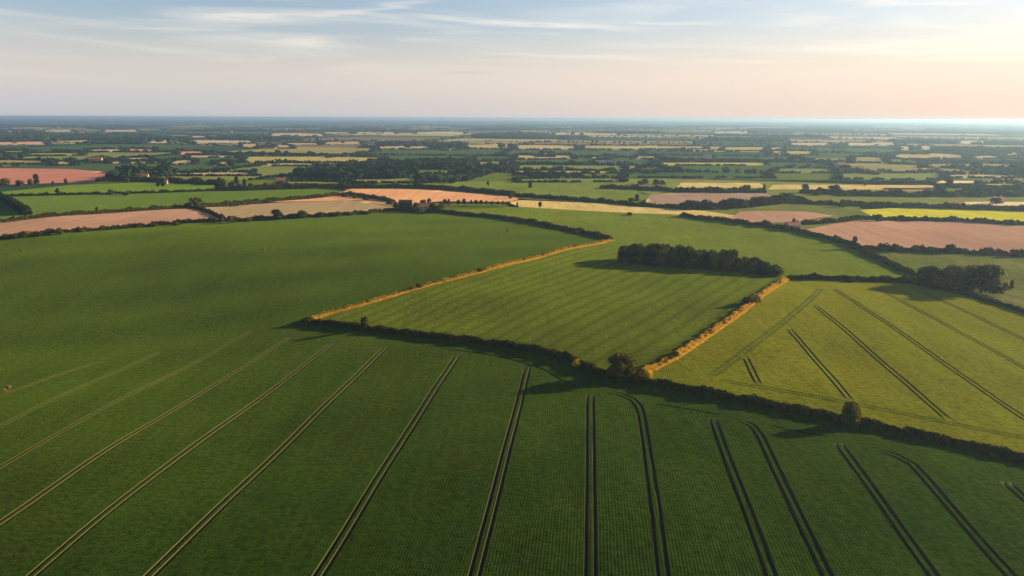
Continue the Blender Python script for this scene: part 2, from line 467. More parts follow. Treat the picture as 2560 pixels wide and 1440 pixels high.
def crown_mesh(name, seed, style, mat, nleaf=1300, leaf=.06):
    r = np.random.default_rng(seed)
    blobs = []
    if style == 'round':
        spec = dict(n=13, r0=.30, zc=.56, zr=.27, br=(.15, .22))
    elif style == 'broad':
        spec = dict(n=15, r0=.34, zc=.50, zr=.28, br=(.14, .22))
    elif style == 'tall':
        spec = dict(n=13, r0=.26, zc=.58, zr=.36, br=(.12, .19))
    elif style == 'loose':
        spec = dict(n=10, r0=.34, zc=.60, zr=.30, br=(.10, .17))
    else:  # shrub
        spec = dict(n=10, r0=.32, zc=.40, zr=.30, br=(.17, .26))
    for i in range(spec['n']):
        a = i * 2.4 + r.uniform(-.5, .5); q = math.sqrt((i + .5) / spec['n']) * r.uniform(.75, 1.05)
        zz = math.sqrt(max(0, 1 - min(q, 1) ** 2))
        zs = r.choice([-1, 1], p=[.35, .65])
        blobs.append((math.cos(a) * q * spec['r0'], math.sin(a) * q * spec['r0'], spec['zc'] + zs * zz * spec['zr'] * r.uniform(.3, 1.0), r.uniform(*spec['br'])))
    blobs.append((0, 0, spec['zc'], spec['br'][1] * 1.25))
    if style != 'loose':
        for i in range(7):
            a = i * .9 + r.uniform(-.2, .2); q = spec['r0'] * r.uniform(.6, .95)
            blobs.append((math.cos(a) * q, math.sin(a) * q, .22 + r.uniform(-.05, .07), r.uniform(.14, .2)))
    pos, nrm = blob_points(r, blobs, nleaf)
    top = pos[:, 2].max(); low = .05
    if style in ('round', 'tall', 'broad', 'shrub'):     # draw the top in to a dome
        k = 1 - (.25 if style != 'tall' else .5) * np.clip((pos[:, 2] / top - .5) / .5, 0, 1) ** 1.5
        pos[:, :2] *= k[:, None]
        blobs = [(b[0] * .8, b[1] * .8, b[2], b[3]) if b[2] > .6 else b for b in blobs]
    pos[:, 2] = np.maximum(pos[:, 2], low)
    q, fq = leaf_quads(pos, nrm, leaf)
    q[:, 2] *= 1.0 / top
    V = [q]; F_ = [np.vstack([fq])]
    base = len(q)
    tri = []
    for b in blobs:     # inner masses so that the crown is not see-through everywhere
        v = ICO_V * (b[3] * .78) * r.uniform(.85, 1.1, (12, 1)) + np.array(b[:3]); v[:, 2] = np.maximum(v[:, 2], low) / top
        V.append(v); tri.append(ICO_F + base); base += 12
    faces = [tuple(f) for f in F_[0]] + [tuple(f) for f in np.vstack(tri)]
    return mesh_np(name, np.vstack(V), faces, M[mat])

def trunk_mesh(name, seed, h=.55):
    r = np.random.default_rng(seed)
    V = []; F_ = []
    def limb(p0, p1, r0, r1, seg=5):
        b = len(V); p0 = np.array(p0); p1 = np.array(p1); d = (p1 - p0) / np.linalg.norm(p1 - p0)
        a = np.cross(d, (0.3, 1, .2)); a /= np.linalg.norm(a); c = np.cross(d, a)
        k = 7
        for i in range(seg + 1):
            t = i / seg; cen = p0 + (p1 - p0) * t + (r.normal(0, .006, 3) if 0 < i < seg else 0)
            rad = r0 + (r1 - r0) * t
            for j in range(k):
                V.append(cen + (a * math.cos(2 * PI * j / k) + c * math.sin(2 * PI * j / k)) * rad)
        for i in range(seg):
            for j in range(k):
                F_.append((b + i * k + j, b + i * k + (j + 1) % k, b + (i + 1) * k + (j + 1) % k, b + (i + 1) * k + j))
    limb((0, 0, -.06), (0.01, 0, h * .55), .035, .025)
    limb((0.01, 0, h * .5), (0.02, .01, h * 1.35), .025, .008)
    for i in range(5):
        a = i * 1.3 + r.uniform(-.3, .3); zz = h * (.45 + .12 * i)
        limb((.01, 0, zz), (math.cos(a) * .26, math.sin(a) * .26, zz + .22), .014, .004, 3)
    return mesh_np(name, V, F_, M['bark'], smooth=True)

TRUNK = trunk_mesh('trunk', 3)
CROWNS = {}
for st, seeds in (('round', (1, 2, 3)), ('broad', (4, 5, 6)), ('tall', (7, 8)), ('loose', (9, 10)), ('shrub', (11, 12, 13))):
    CROWNS[st] = [crown_mesh('crown', s, st, 'tree') for s in seeds]
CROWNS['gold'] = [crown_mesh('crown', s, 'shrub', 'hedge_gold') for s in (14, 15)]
CROWNS['big'] = [crown_mesh('crown', s, 'round', 'tree_lit', 3200, .042) for s in (21, 22, 23)]
CROWNS['pale'] = [crown_mesh('crown', s, 'loose', 'pale_tree', 500, .09) for s in (31,)]
NAMES = {'shrub': 'shrub', 'gold': 'shrub'}
tree_count = 0
def put_tree(x, y, h, w, style, label, group=None, cat=None):
    global tree_count
    nm = NAMES.get(style, 'tree')
    e = link(nm, None, loc=(x, y, float(height(x, y))))
    e.empty_display_size = .2
    e.scale = (w, w, h); e.rotation_euler = (0, 0, rng.uniform(0, 6.28))
    cs = CROWNS[style]
    link('crown', cs[tree_count % len(cs)], e)
    link('trunk', TRUNK, e)
    tree_count += 1
    return tag(e, label, cat or nm, group)

def tree_px(px, py, hpx, wpx, style, label, group=None):
    p = g(px, py); d = depth_of(p)
    return put_tree(p[0], p[1], hpx * d / F, wpx * d / F * 1.05, style, label, group)

# ------------------------------------------------------------------ base terrain: one sheet to the horizon
def make_terrain():
    rs = np.concatenate([np.arange(0, 1300, 20), np.geomspace(1300, 40000, 60)])
    na = 180
    V = [(0, 0, float(height(0, 0)) - 1.5)]
    for r in rs[1:]:
        a = np.linspace(0, 2 * PI, na, endpoint=False)
        x, y = r * np.sin(a), r * np.cos(a)
        z = height(x, y) - 1.5 * np.clip((1150 - r) / 150, 0, 1)
        V += list(zip(x, y, z))
    Fc = [(0, 1 + (j + 1) % na, 1 + j) for j in range(na)]
    for i in range(len(rs) - 2):
        b = 1 + i * na
        Fc += [(b + j, b + (j + 1) % na, b + na + (j + 1) % na, b + na + j) for j in range(na)]
    me = mesh_np('terrain', np.array(V), Fc, M['terrain'], smooth=True)
    me.flip_normals()
    tag(link('terrain', me), 'green open country reaching to the horizon', 'terrain', kind='structure')
make_terrain()

# ------------------------------------------------------------------ lines of the field pattern (photo pixels)
H1 = [(757, 806), (820, 785), (900, 763), (1050, 719), (1200, 680), (1400, 627), (1530, 600)]
H2 = [(1597, 937), (1690, 890), (1790, 823), (1875, 760), (1965, 697)]
H3 = [(757, 806), (900, 822), (1100, 846), (1300, 872), (1420, 900), (1470, 925), (1530, 945), (1650, 966), (1800, 994), (2000, 1033), (2200, 1074), (2400, 1118), (2560, 1153), (2800, 1205)]
H4a = [(-330, 640), (0, 597), (200, 579), (400, 563), (560, 554), (800, 541), (950, 530), (1010, 527)]
H4b = [(1010, 527), (1050, 527), (1130, 534), (1270, 549), (1400, 573), (1530, 600)]
H5 = [(1965, 697), (2140, 702), (2290, 708), (2400, 735), (2560, 782), (2760, 850)]
H6 = [(1700, 540), (1850, 558), (1950, 571), (2000, 581), (2080, 600), (2150, 625), (2290, 693)]

# main wheat field with its tramlines
trams = [
    tram([(-60, 1010), (130, 942), (255, 903)], width=.35, depth=.2),
    tram([(0, 1066), (200, 968), (400, 880)], ext0=60, width=.4, depth=.3),
    tram([(0, 1168), (300, 998), (630, 826)], ext0=60, width=.45, depth=.45),
    tram([(0, 1308), (350, 1074), (725, 842)], ext0=60),
    tram([(79, 1440), (450, 1140), (832, 858)], ext0=60),
    tram([(373, 1440), (660, 1165), (965, 866)], ext0=60),
    tram([(795, 1440), (965, 1165), (1143, 888)], ext0=60),
    tram([(1186, 1440), (1255, 1170), (1320, 916)], ext0=60),
    tram([(1477, 1440), (1477, 1200), (1476, 985)], ext0=60),
    tram([(1659, 1440), (1632, 1220), (1606, 1050), (1592, 1008), (1560, 988), (1512, 978)], ext0=60),
    tram([(1929, 1440), (1855, 1240), (1782, 1045)], ext0=60),
    tram([(2069, 1440), (1965, 1225), (1903, 1095), (1878, 1062), (1840, 1048)], ext0=60),
    tram([(2335, 1440), (2210, 1265), (2096, 1108)], ext0=60),
    tram([(2528, 1440), (2390, 1285), (2290, 1170), (2255, 1143), (2180, 1122)], ext0=60),
    tram([(2590, 1270), (2513, 1205)], ext0=80),
    tram([(1105, 872), (1230, 888), (1345, 918), (1395, 945), (1440, 965)], gauge=0, width=.8, depth=.12, soft=True),
    tram([(1370, 962), (1430, 965), (1450, 972)], gauge=0, width=.8, depth=.12, soft=True),
    tram([(1640, 1010), (1760, 1030), (1800, 1036)], gauge=0, width=.8, depth=.12, soft=True),
    tram([(1920, 1062), (2000, 1080), (2075, 1092)], gauge=0, width=.8, depth=.12, soft=True),
]
main_poly = H4a + H4b[1:] + H1[::-1][1:] + H3[1:] + [('g', 330, 60), ('g', 150, -60), ('g', -420, -60), ('g', -760, 330)]
field('wheat_field', main_poly, 'wheat', 7.0, .0, trams, 'large dark green wheat field with paired tramlines in the foreground')

t2 = [tram([(880, 800), (980, 818), (1150, 838), (1300, 858), (1400, 872), (1500, 884)], gauge=2.0, width=.8, depth=.06, soft=True),
      ]
field('striped_field', H1 + [(1545, 603), (1700, 640), (1965, 697)] + H2[::-1][1:] + [(1570, 948), (1530, 945), (1470, 925)] + H3[1:5][::-1],
      'wheat_mid', 6.0, .0, t2, 'green crop field with diagonal stripes between two golden hedges')

t3 = [tram([(1778, 940), (1860, 880), (1965, 800), (2022, 752), (2050, 722)], gauge=2.2, width=1.3, depth=.05, soft=True),
      tram([(1800, 950), (1900, 968), (2100, 1003), (2300, 1043), (2560, 1095), (2700, 1125)], gauge=2.2, width=.9, depth=.08, soft=True),
      tram([(1861, 886), (1896, 960)], width=.6, depth=.5), tram([(1972, 822), (2050, 912), (2125, 1000)], width=.6, depth=.5), tram([(2036, 762), (2200, 902), (2380, 1056)], width=.6, depth=.5),
      tram([(2085, 722), (2300, 865), (2560, 1045), (2680, 1130)], width=.6, depth=.5), tram([(2195, 722), (2380, 820), (2560, 920), (2800, 1050)], width=.6, depth=.5),
      tram([(2300, 728), (2430, 786), (2560, 848), (2800, 960)], width=.6, depth=.5)]
field('barley_field', H2[::-1] + H3[6:] + [('g', 290, 250), (2760, 850)] + H5[::-1][1:], 'wheat_right', 6.0, .0, t3,
      'yellowish green barley field with tramlines fanning out on the right')

field('green_field', [(1010, 527), (1300, 517), (1450, 526), (1700, 536)] + H6[1:] + H5[:2][::-1] + [(1700, 640), (1545, 603)] + H4b[::-1][:-1],
      'wheat_far', 9.0, .0, (), 'broad green field behind the dark copse')
field('paddock', [(2150, 620), (2400, 632), (2760, 648), (2960, 830), (2560, 782), (2400, 735), (2290, 708), (2290, 693)], 'rough_grass', 9.0, .0, (),
      'olive green paddock behind the clump of big trees')
field('ploughed_field', [(-330, 625), (-330, 590), (0, 556), (200, 536), (400, 523), (490, 520), (558, 548), (400, 563), (200, 579), (0, 597)], 'pink', 12, 0, (),
      'pink ploughed field behind the left edge of the wheat')
field('ploughed_field', [(495, 520), (700, 506), (880, 500), (985, 512), (1010, 527), (950, 530), (800, 541), (560, 554), (558, 548)], 'pink_tan', 12, 0, (),
      'brownish field tapering to the trees at the farmstead')
field('pasture', [(-330, 590), (-330, 510), (-40, 500), (20, 492), (545, 478), (770, 470), (862, 478), (800, 492), (660, 505), (495, 520), (400, 523), (200, 536), (0, 556)], 'pasture', 14, 0, (),
      'mid green pasture beyond the pink ploughed field on the left')
field('pasture', [(-330, 510), (-330, 468), (0, 464), (250, 458), (450, 456), (540, 462), (640, 470), (770, 470), (545, 478), (20, 492), (-40, 500)], 'grass_bright', 16, 0, (),
      'bright green pasture in front of the red field')
field('red_field', [(-330, 470), (-330, 422), (0, 421), (180, 423), (318, 436), (250, 453), (0, 464)], 'pink_red', 20, .35, (),
      'reddish pink field with dark trees along its near edge')
field('orange_field', [(800, 492), (862, 478), (880, 472), (1060, 474), (1280, 490), (1300, 497), (1270, 505), (1100, 503), (985, 512), (880, 500), (660, 505)], 'orange', 14, 0, (),
      'orange bare field behind the row of small trees')
field('stubble_field', [(1300, 517), (1270, 505), (1300, 500), (1500, 508), (1700, 521), (1850, 540), (1850, 558), (1700, 536), (1450, 526)], 'tan', 12, 0, (),
      'narrow tan stubble strip behind the broad green field')
field('pasture', [(862, 478), (860, 462), (1040, 456), (1340, 452), (1500, 448), (1625, 487), (1610, 509), (1500, 508), (1300, 497), (1280, 490), (1060, 474), (880, 472)], 'grass_pale', 16, 0, (),
      'pale green pasture beyond the orange field')
field('ploughed_field', [(1700, 521), (1610, 509), (1625, 487), (1690, 482), (1910, 482), (1930, 490), (1850, 510), (1780, 516)], 'pink_dull', 14, 0, (),
      'greyish pink field between two hedges right of centre')
field('pasture', [(1500, 448), (1700, 446), (1920, 450), (2350, 452), (2560, 455), (2900, 462), (2900, 530), (2560, 523), (2150, 514), (2050, 505), (1930, 490), (1910, 482), (1690, 482), (1625, 487)], 'grass_olive', 18, 0, (),
      'olive yellow pasture with scattered dark trees on the right')
field('pasture', [(1700, 521), (1780, 516), (1850, 510), (1930, 490), (2050, 505), (2150, 514), (2150, 525), (2190, 545), (2170, 549), (2000, 560), (2080, 541), (2030, 530), (1850, 528), (1825, 546), (1850, 540)], 'rough_grass', 12, 0, (),
      'rough grass around the scrub right of centre')
field('ploughed_field', [(1825, 546), (1850, 528), (2030, 530), (2090, 540), (1990, 555), (1900, 558), (1850, 557)], 'pink', 12, .05, (),
      'small pink field in front of the dark scrub')
field('rapeseed_field', [(2150, 525), (2250, 519), (2560, 529), (2900, 540), (2900, 572), (2560, 560), (2350, 552), (2190, 545)], 'rape', 12, .1, (),
      'bright yellow rapeseed field at the right edge')
field('ploughed_field', [(2005, 577), (2080, 560), (2170, 550), (2350, 553), (2560, 562), (2900, 574), (2900, 655), (2760, 648), (2400, 632), (2150, 620), (2080, 598)], 'pink', 10, .0, (),
      'large pink ploughed field below the yellow rapeseed')
field('pasture', [(1850, 558), (1900, 557), (1990, 555), (2090, 540), (2170, 549), (2080, 561), (2005, 578), (1950, 571)], 'rough_grass', 10, -.05, (),
      'wedge of rough grass beside the cottage')
for a, b, c, d, mt, lb in ((1690, 1900, 457, 469, 'tan', 'tan yellow strip behind the tree lined hedge'),
                           (1040, 1280, 470, 460, 'grass_olive', None), (2340, 2600, 452, 458, 'cream', 'cream stubble strip at the far right'),
                           (2200, 2350, 470, 476, 'tan', 'tan strip in front of the olive pasture'), (2400, 2700, 505, 514, 'cream', 'cream strip above the rapeseed field'),
                           (1920, 2330, 462, 474, 'tan', 'tan strip crossing the olive pasture')):
    if lb: field('field_strip', [(a, d), (a + 12, c), (b, c + 1), (b + 14, d + 1)], mt, 14, .25, (), lb)

# ------------------------------------------------------------------ hedges near
hedge(H3, 2.5, 2.3, 'long dark hedge curving across the picture below the striped field', leaf=.42, dens=85, seed=3, rough=.28, mat='hedge')
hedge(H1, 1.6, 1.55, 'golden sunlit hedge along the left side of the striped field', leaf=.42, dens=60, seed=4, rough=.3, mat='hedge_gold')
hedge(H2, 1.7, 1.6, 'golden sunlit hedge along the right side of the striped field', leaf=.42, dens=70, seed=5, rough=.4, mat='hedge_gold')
hedge(H4a, 3.0, 2.8, 'dark hedge along the far left edge of the wheat field', leaf=.8, dens=26, seed=6, rough=.45)
hedge(H4b, 4.0, 3.0, 'dark hedge running from the farmstead trees to the golden hedge', leaf=.7, dens=30, seed=7, rough=.3)
hedge(H5[:3], 3.0, 2.4, 'dark hedge between the copse and the clump of big trees', leaf=.6, dens=40, seed=8, rough=.35)
hedge(H5[2:], 2.4, 1.8, 'low dark hedge on the far right edge of the barley field', leaf=.5, dens=40, seed=9, rough=.3)
hedge(H6[:4], 4.0, 3.0, 'dark hedge from the cottage towards the centre of the picture', leaf=.8, dens=25, seed=10, rough=.3)
hedge(H6[3:], 5.0, 2.6, 'broad diagonal hedge from the cottage down to the big trees', leaf=.7, dens=35, seed=11, rough=.25)
hedge([(2130, 622), (2250, 627), (2400, 633), (2560, 640), (2760, 650)], 4, 3.2, 'dark hedge along the near edge of the large pink field', leaf=.8, dens=25, seed=12, rough=.5)
hedge([(2000, 562), (2090, 556), (2170, 548), (2350, 552), (2560, 562), (2800, 572)], 4, 3.2, 'dark hedge between the pink field and the yellow rapeseed', leaf=.9, dens=20, seed=13, rough=.4)
hedge([(2095, 513), (2250, 518), (2560, 528), (2800, 537)], 9, 4.5, 'thick brown hedge along the far side of the rapeseed', leaf=1.1, dens=20, seed=14, rough=.3)
hedge([(485, 520), (520, 530), (560, 549)], 3, 2.5, 'short hedge dividing the pink field from the brownish field', leaf=.9, dens=20, seed=15, rough=.4)
hedge([(-330, 592), (0, 557), (200, 537), (400, 524), (490, 519)], 4, 3.2, 'dark hedge along the back of the left pink field', leaf=.9, dens=22, seed=16, rough=.4)
hedge([(490, 519), (650, 506), (800, 494), (870, 488), (985, 506)], 5, 3.6, 'dark hedge behind the brownish field', leaf=.9, dens=22, seed=17, rough=.35)
hedge([(862, 472), (950, 470), (1060, 471), (1200, 481), (1290, 490)], 7, 5.0, 'dark curved hedge behind the orange field', leaf=1.1, dens=22, seed=18, rough=.25)
hedge([(1290, 490), (1400, 498), (1550, 511), (1700, 522)], 6, 3.6, 'dark hedge continuing right of the orange field', leaf=1.1, dens=20, seed=19, rough=.35)
hedge([(-330, 504), (0, 492), (150, 488), (280, 485), (400, 482), (545, 477)], 4, 2.6, 'thin hedge between the two pastures on the left', leaf=1.0, dens=14, seed=20, rough=.5)
hedge([(1680, 480), (1800, 480), (1915, 482)], 8, 5.0, 'tree lined hedge below the tan yellow strip', leaf=1.2, dens=22, seed=21, rough=.4)
hedge([(2000, 481), (2150, 489), (2340, 491), (2560, 490), (2800, 492)], 9, 5.5, 'long scrubby hedge across the olive pasture', leaf=1.3, dens=22, seed=22, rough=.5)
hedge([(-40, 486), (0, 498), (30, 512), (70, 537)], 7, 6.5, 'dark overgrown bank with an orange end at the left edge', leaf=1.0, dens=30, seed=23, rough=.2)
hedge([(540, 476), (620, 476), (700, 473), (800, 471), (870, 470)], 9, 5.0, 'dark belt of bushes behind the left pastures', leaf=1.2, dens=24, seed=24, rough=.4)
hedge([(240, 455), (330, 453), (430, 456), (545, 462)], 10, 5.5, 'dark scrub belt at the right end of the red field', leaf=1.4, dens=20, seed=25, rough=.5)
hedge([(1280, 438), (1340, 439), (1460, 442)], 10, 6, 'dark hedge right of the lone tree clump in the middle distance', leaf=1.5, dens=16, seed=26, rough=.4)
hedge([(1500, 470), (1600, 474), (1690, 479)], 9, 4.5, 'dark hedge behind the greyish pink field', leaf=1.4, dens=16, seed=27, rough=.4)
hedge([(1700, 524), (1780, 521), (1860, 517), (1950, 506), (2000, 501)], 16, 6.5, 'thick belt of scrub behind the small pink field', leaf=1.2, dens=45, seed=28, rough=.45)
hedge([(1940, 507), (2060, 511), (2100, 513)], 7, 3.5, 'low dark hedge tailing off from the scrub', leaf=1.1, dens=20, seed=29, rough=.4)

# dry grass verges beside the golden hedges (uncountable)
for nm, ln, sh, sd, wd in (('verge_grass', H1, 1.4, 41, 2.3), ('verge_grass', H2, 1.4, 42, 1.5)):
    hedge(ln, wd, .7, 'dry orange grass along the foot of the ' + ('left' if sd == 41 else 'right') + ' golden hedge', leaf=.4, dens=60, seed=sd, rough=.4, mat='verge',
          shift=sh, name=nm, cat='grass', kind='stuff')
hedge(H3[:6], 1.2, .8, 'dry grass strip behind the long dark hedge', leaf=.4, dens=40, seed=43, rough=.5, mat='verge', shift=-2.0, name='verge_grass', cat='grass', kind='stuff', gaps=.5)
hedge(H3[6:], 1.2, .7, 'dry grass strip between the long dark hedge and the barley', leaf=.4, dens=30, seed=44, rough=.5, mat='verge', shift=-2.0, name='verge_grass', cat='grass', kind='stuff', gaps=.6)

# ------------------------------------------------------------------ the copse
A = g(1556, 656); B = g(1935, 690)
al = (B - A); Lc = np.linalg.norm(al); al /= Lc; bk = np.array([-al[1], al[0]])
if bk[1] < 0: bk = -bk
nrow, nc = 3, 15
for i in range(nc):
    for j in range(nrow):
        f = i / (nc - 1)
        p = A + al * (f * Lc + rng.uniform(-1.5, 1.5)) + bk * (j * 6.5 + rng.uniform(-1.5, 1.5)) * (1 - .55 * max(0, f - .6) / .4)
        h = (11.8 + rng.uniform(-1.7, 1.7)) * (1 - .52 * max(0, (f - .5) / .5) ** 1.3) * (1 - .12 * (i == 0))
        if i == 10 and j == 1: h *= 1.22
        lab = 'dark tree packed tightly in the long copse above the striped field'; grp = 'trees of the copse'
        if i == 0 and j == 0: lab, grp = 'dark tree at the left end of the copse casting the longest shadow', None
        if i == nc - 1 and j == 0: lab, grp = 'low tree at the tapering right end of the copse by the hedge', None
        if i == 10 and j == 1: lab, grp = 'domed tree rising above the others in the right half of the copse', None
        put_tree(p[0], p[1], h, rng.uniform(10, 12.5) * (.75 + .25 * h / 12.5), 'round' if (i + j) % 3 else 'broad', lab, grp)

# ------------------------------------------------------------------ single trees and shrubs (px, base py, height px, width px, style, label)
T = [
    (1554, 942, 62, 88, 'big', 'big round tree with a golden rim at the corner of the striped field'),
    (2124, 1062, 60, 58, 'big', 'upright oval tree standing in the long dark hedge on the right'),
    (2268, 1088, 14, 26, 'shrub', 'smaller of two low shrubs in the long hedge right of the oval tree'),
    (2331, 1103, 20, 30, 'shrub', 'larger rounded shrub in the long hedge right of the oval tree'),
    (912, 824, 34, 27, 'round', 'small dark tree standing alone behind the left part of the long hedge'),
    (775, 808, 14, 34, 'shrub', 'dark shrub at the sharp left corner where two hedges meet'),
    (1047, 720, 12, 22, 'shrub', 'dark bush in the middle of the left golden hedge'),
    (1196, 681, 10, 20, 'shrub', 'small dark bush further up the left golden hedge'),
    (1866, 762, 22, 34, 'shrub', 'dark bush on the shaded side of the right golden hedge'),
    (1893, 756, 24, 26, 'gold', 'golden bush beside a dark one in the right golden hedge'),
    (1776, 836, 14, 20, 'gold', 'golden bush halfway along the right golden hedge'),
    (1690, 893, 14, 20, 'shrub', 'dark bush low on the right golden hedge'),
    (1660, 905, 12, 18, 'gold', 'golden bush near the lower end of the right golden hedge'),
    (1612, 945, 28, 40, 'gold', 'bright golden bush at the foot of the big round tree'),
    (1445, 915, 16, 40, 'gold', 'golden bush in the bend of the long dark hedge'),
    (1845, 1003, 12, 40, 'shrub', 'low wide bush in the long dark hedge left of the oval tree'),
    (2480, 1140, 14, 40, 'shrub', 'low bush at the right end of the long dark hedge'),
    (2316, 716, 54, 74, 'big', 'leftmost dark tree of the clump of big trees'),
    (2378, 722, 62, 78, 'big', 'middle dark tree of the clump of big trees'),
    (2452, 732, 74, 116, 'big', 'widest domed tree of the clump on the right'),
    (2345, 722, 26, 60, 'shrub', 'dark bush filling the gap under the clump of big trees'),
    (2412, 726, 26, 50, 'shrub', 'dark bush between the middle and the widest big tree'),
    (2270, 706, 18, 40, 'shrub', 'low bush at the left foot of the clump of big trees'),
    (2215, 702, 14, 34, 'shrub', 'low bush in the hedge left of the clump of big trees'),
    (2125, 702, 12, 44, 'shrub', 'rounded bush in the hedge between the copse and the big trees'),
    (2515, 722, 20, 16, 'gold', 'thin golden tree just right of the widest big tree'),
    (2527, 724, 26, 14, 'tall', 'thin dark tree at the right of the clump of big trees'),
    (20, 982, 20, 24, 'pale', 'straggly pale bush in the wheat at the left edge'),
    (660, 633, 15, 8, 'pale', 'thin pale sapling in the middle of the left wheat'),
    (54, 632, 10, 8, 'pale', 'thin pale sapling in the wheat at the far left'),
    (1269, 583, 11, 8, 'pale', 'thin pale sapling in the wheat left of the golden hedge'),
    (2087, 606, 20, 16, 'tall', 'small dark tree at the left corner of the large pink field'),
    (2135, 621, 32, 20, 'tall', 'tall narrow tree at the corner of the pink field and the diagonal hedge'),
    (2237, 629, 20, 30, 'round', 'rounded tree in the hedge below the large pink field'),
    (2290, 630, 14, 26, 'shrub', 'low bush in the hedge below the large pink field'),
    (2330, 632, 16, 34, 'shrub', 'wide bush in the hedge below the large pink field'),
    (2374, 633, 24, 30, 'broad', 'largest tree in the hedge below the large pink field'),
    (2465, 637, 14, 24, 'shrub', 'small bush in the right part of the hedge below the pink field'),
    (2535, 641, 18, 30, 'round', 'tree near the picture edge in the hedge below the pink field'),
    (1983, 570, 26, 16, 'tall', 'dark tree standing right behind the small cream cottage'),
    (1915, 566, 16, 30, 'shrub', 'bush in the hedge left of the cottage'),
    (1965, 576, 14, 20, 'shrub', 'bush in the hedge below the cottage'),
    (2195, 553, 18, 24, 'round', 'dark tree at the left end of the hedge below the rapeseed'),
    (2275, 553, 12, 18, 'shrub', 'dark bush midway along the hedge below the rapeseed'),
    (2535, 563, 12, 20, 'shrub', 'dark bush at the right end of the hedge below the rapeseed'),
    (2107, 518, 20, 22, 'round', 'dark round tree at the left end of the rapeseed field'),
    (2362, 519, 14, 14, 'round', 'small tree behind the rapeseed near the pale buildings'),
    (2408, 521, 14, 14, 'round', 'second small tree behind the rapeseed by the pale buildings'),
    (2490, 512, 18, 36, 'loose', 'spreading tree at the pale buildings behind the rapeseed'),
    (2012, 482, 22, 26, 'round', 'tallest dark tree at the left end of the scrubby hedge'),
    (2085, 484, 22, 40, 'broad', 'broad tree in the left part of the scrubby hedge'),
    (2160, 490, 16, 20, 'round', 'small round tree in the middle of the scrubby hedge'),
    (2228, 490, 16, 26, 'round', 'second round tree in the middle of the scrubby hedge'),
    (2163, 464, 12, 10, 'tall', 'tiny lone tree out in the olive pasture'),
    (2372, 468, 22, 26, 'loose', 'loose tree at the corner of the olive pasture'),
    (2425, 486, 26, 60, 'broad', 'wide tree in the wooded strip at the far right'),
    (2505, 486, 20, 40, 'broad', 'low wide tree in the wooded strip near the picture edge'),
    (2350, 482, 18, 40, 'broad', 'broad tree at the start of the wooded strip on the right'),
    (1774, 481, 16, 14, 'round', 'dark tree near the middle of the hedge below the tan yellow strip'),
    (1866, 480, 18, 26, 'broad', 'broad tree near the right end of the hedge below the tan yellow strip'),
    (1910, 480, 20, 14, 'tall', 'dark tree ending the hedge below the tan yellow strip'),
    (1325, 470, 14, 14, 'round', 'small round tree alone on the pale green pasture'),
    (1282, 430, 16, 22, 'broad', 'dense dark tree clump standing out in the middle distance'),
    (1485, 446, 14, 18, 'round', 'dark round tree where the middle distance fields meet'),
    (1168, 452, 26, 12, 'tall', 'tall thin tree left of centre in the middle distance'),
    (1175, 440, 16, 14, 'tall', 'second tall thin tree behind the first left of centre'),
    (1220, 468, 16, 10, 'loose', 'spindly tree behind the orange field'),
    (1350, 522, 18, 12, 'loose', 'thin leaning tree on the tan stubble strip'),
    (1293, 519, 14, 8, 'tall', 'thin tree at the right end of the orange field'),
    (1592, 504, 20, 16, 'tall', 'dark tree left of the greyish pink field'),
    (1577, 508, 14, 24, 'loose', 'loose bush left of the greyish pink field'),
    (1525, 508, 10, 20, 'shrub', 'bush on the hedge right of the stubble strip'),
    (1574, 538, 8, 18, 'shrub', 'tiny bush on the edge of the broad green field'),
    (1277, 496, 14, 14, 'shrub', 'dark bush at the right tip of the orange field'),
    (1269, 552, 12, 14, 'shrub', 'small dark bush standing up from the hedge right of the farmstead'),
    (1380, 571, 9, 26, 'shrub', 'low bush midway along the hedge right of the farmstead'),
    (1440, 584, 9, 26, 'shrub', 'low bush near the lower end of the hedge right of the farmstead'),
    (490, 521, 28, 40, 'loose', 'loose green tree at the corner of the pink field'),
    (472, 521, 16, 18, 'round', 'round tree beside the loose one at the pink field corner'),
    (243, 529, 12, 10, 'round', 'tiny green tree in front of the mid green pasture'),
    (145, 488, 18, 14, 'loose', 'pale green tree in the thin hedge on the left'),
    (278, 487, 14, 20, 'round', 'dark tree in the thin hedge on the left'),
    (316, 488, 10, 20, 'shrub', 'low bush in the thin hedge on the left'),
    (406, 484, 12, 12, 'loose', 'small tree towards the right of the thin hedge on the left'),
    (12, 463, 18, 30, 'broad', 'dark tree at the left end of the red field edge'),
    (50, 465, 16, 22, 'broad', 'dark squat tree on the near edge of the red field'),
    (92, 461, 26, 18, 'round', 'tallest dark tree on the near edge of the red field'),
    (76, 462, 16, 14, 'round', 'dark tree leaning on the tallest one at the red field'),
    (133, 463, 10, 9, 'round', 'small green tree on the near edge of the red field'),
    (165, 460, 14, 11, 'round', 'single dark tree at the middle of the red field edge'),
    (395, 466, 18, 12, 'tall', 'dark tree beside the farm shed at the end of the red field'),
    (407, 466, 22, 12, 'tall', 'dark blue tree in front of the shed at the end of the red field'),
    (340, 455, 20, 20, 'round', 'dark tree at the tip of the red field'),
    (418, 448, 22, 12, 'tall', 'tree rising behind the shed at the end of the red field'),
    (318, 456, 12, 20, 'broad', 'low tree in the scrub belt at the tip of the red field'),
    (362, 455, 14, 18, 'broad', 'second low tree in the scrub belt at the tip of the red field'),
]
for t in T: tree_px(*t)

# trees told apart only by their row
def tree_row(pts, hpx, style, label, group):
    for k, p in enumerate(pts):
        px, py = p[0], p[1]
        h = (p[2] if len(p) > 2 else hpx) * rng.uniform(.85, 1.15)
        tree_px(px, py, h, (p[3] if len(p) > 3 else h * rng.uniform(1.1, 1.6)), style[k % len(style)], label, group)

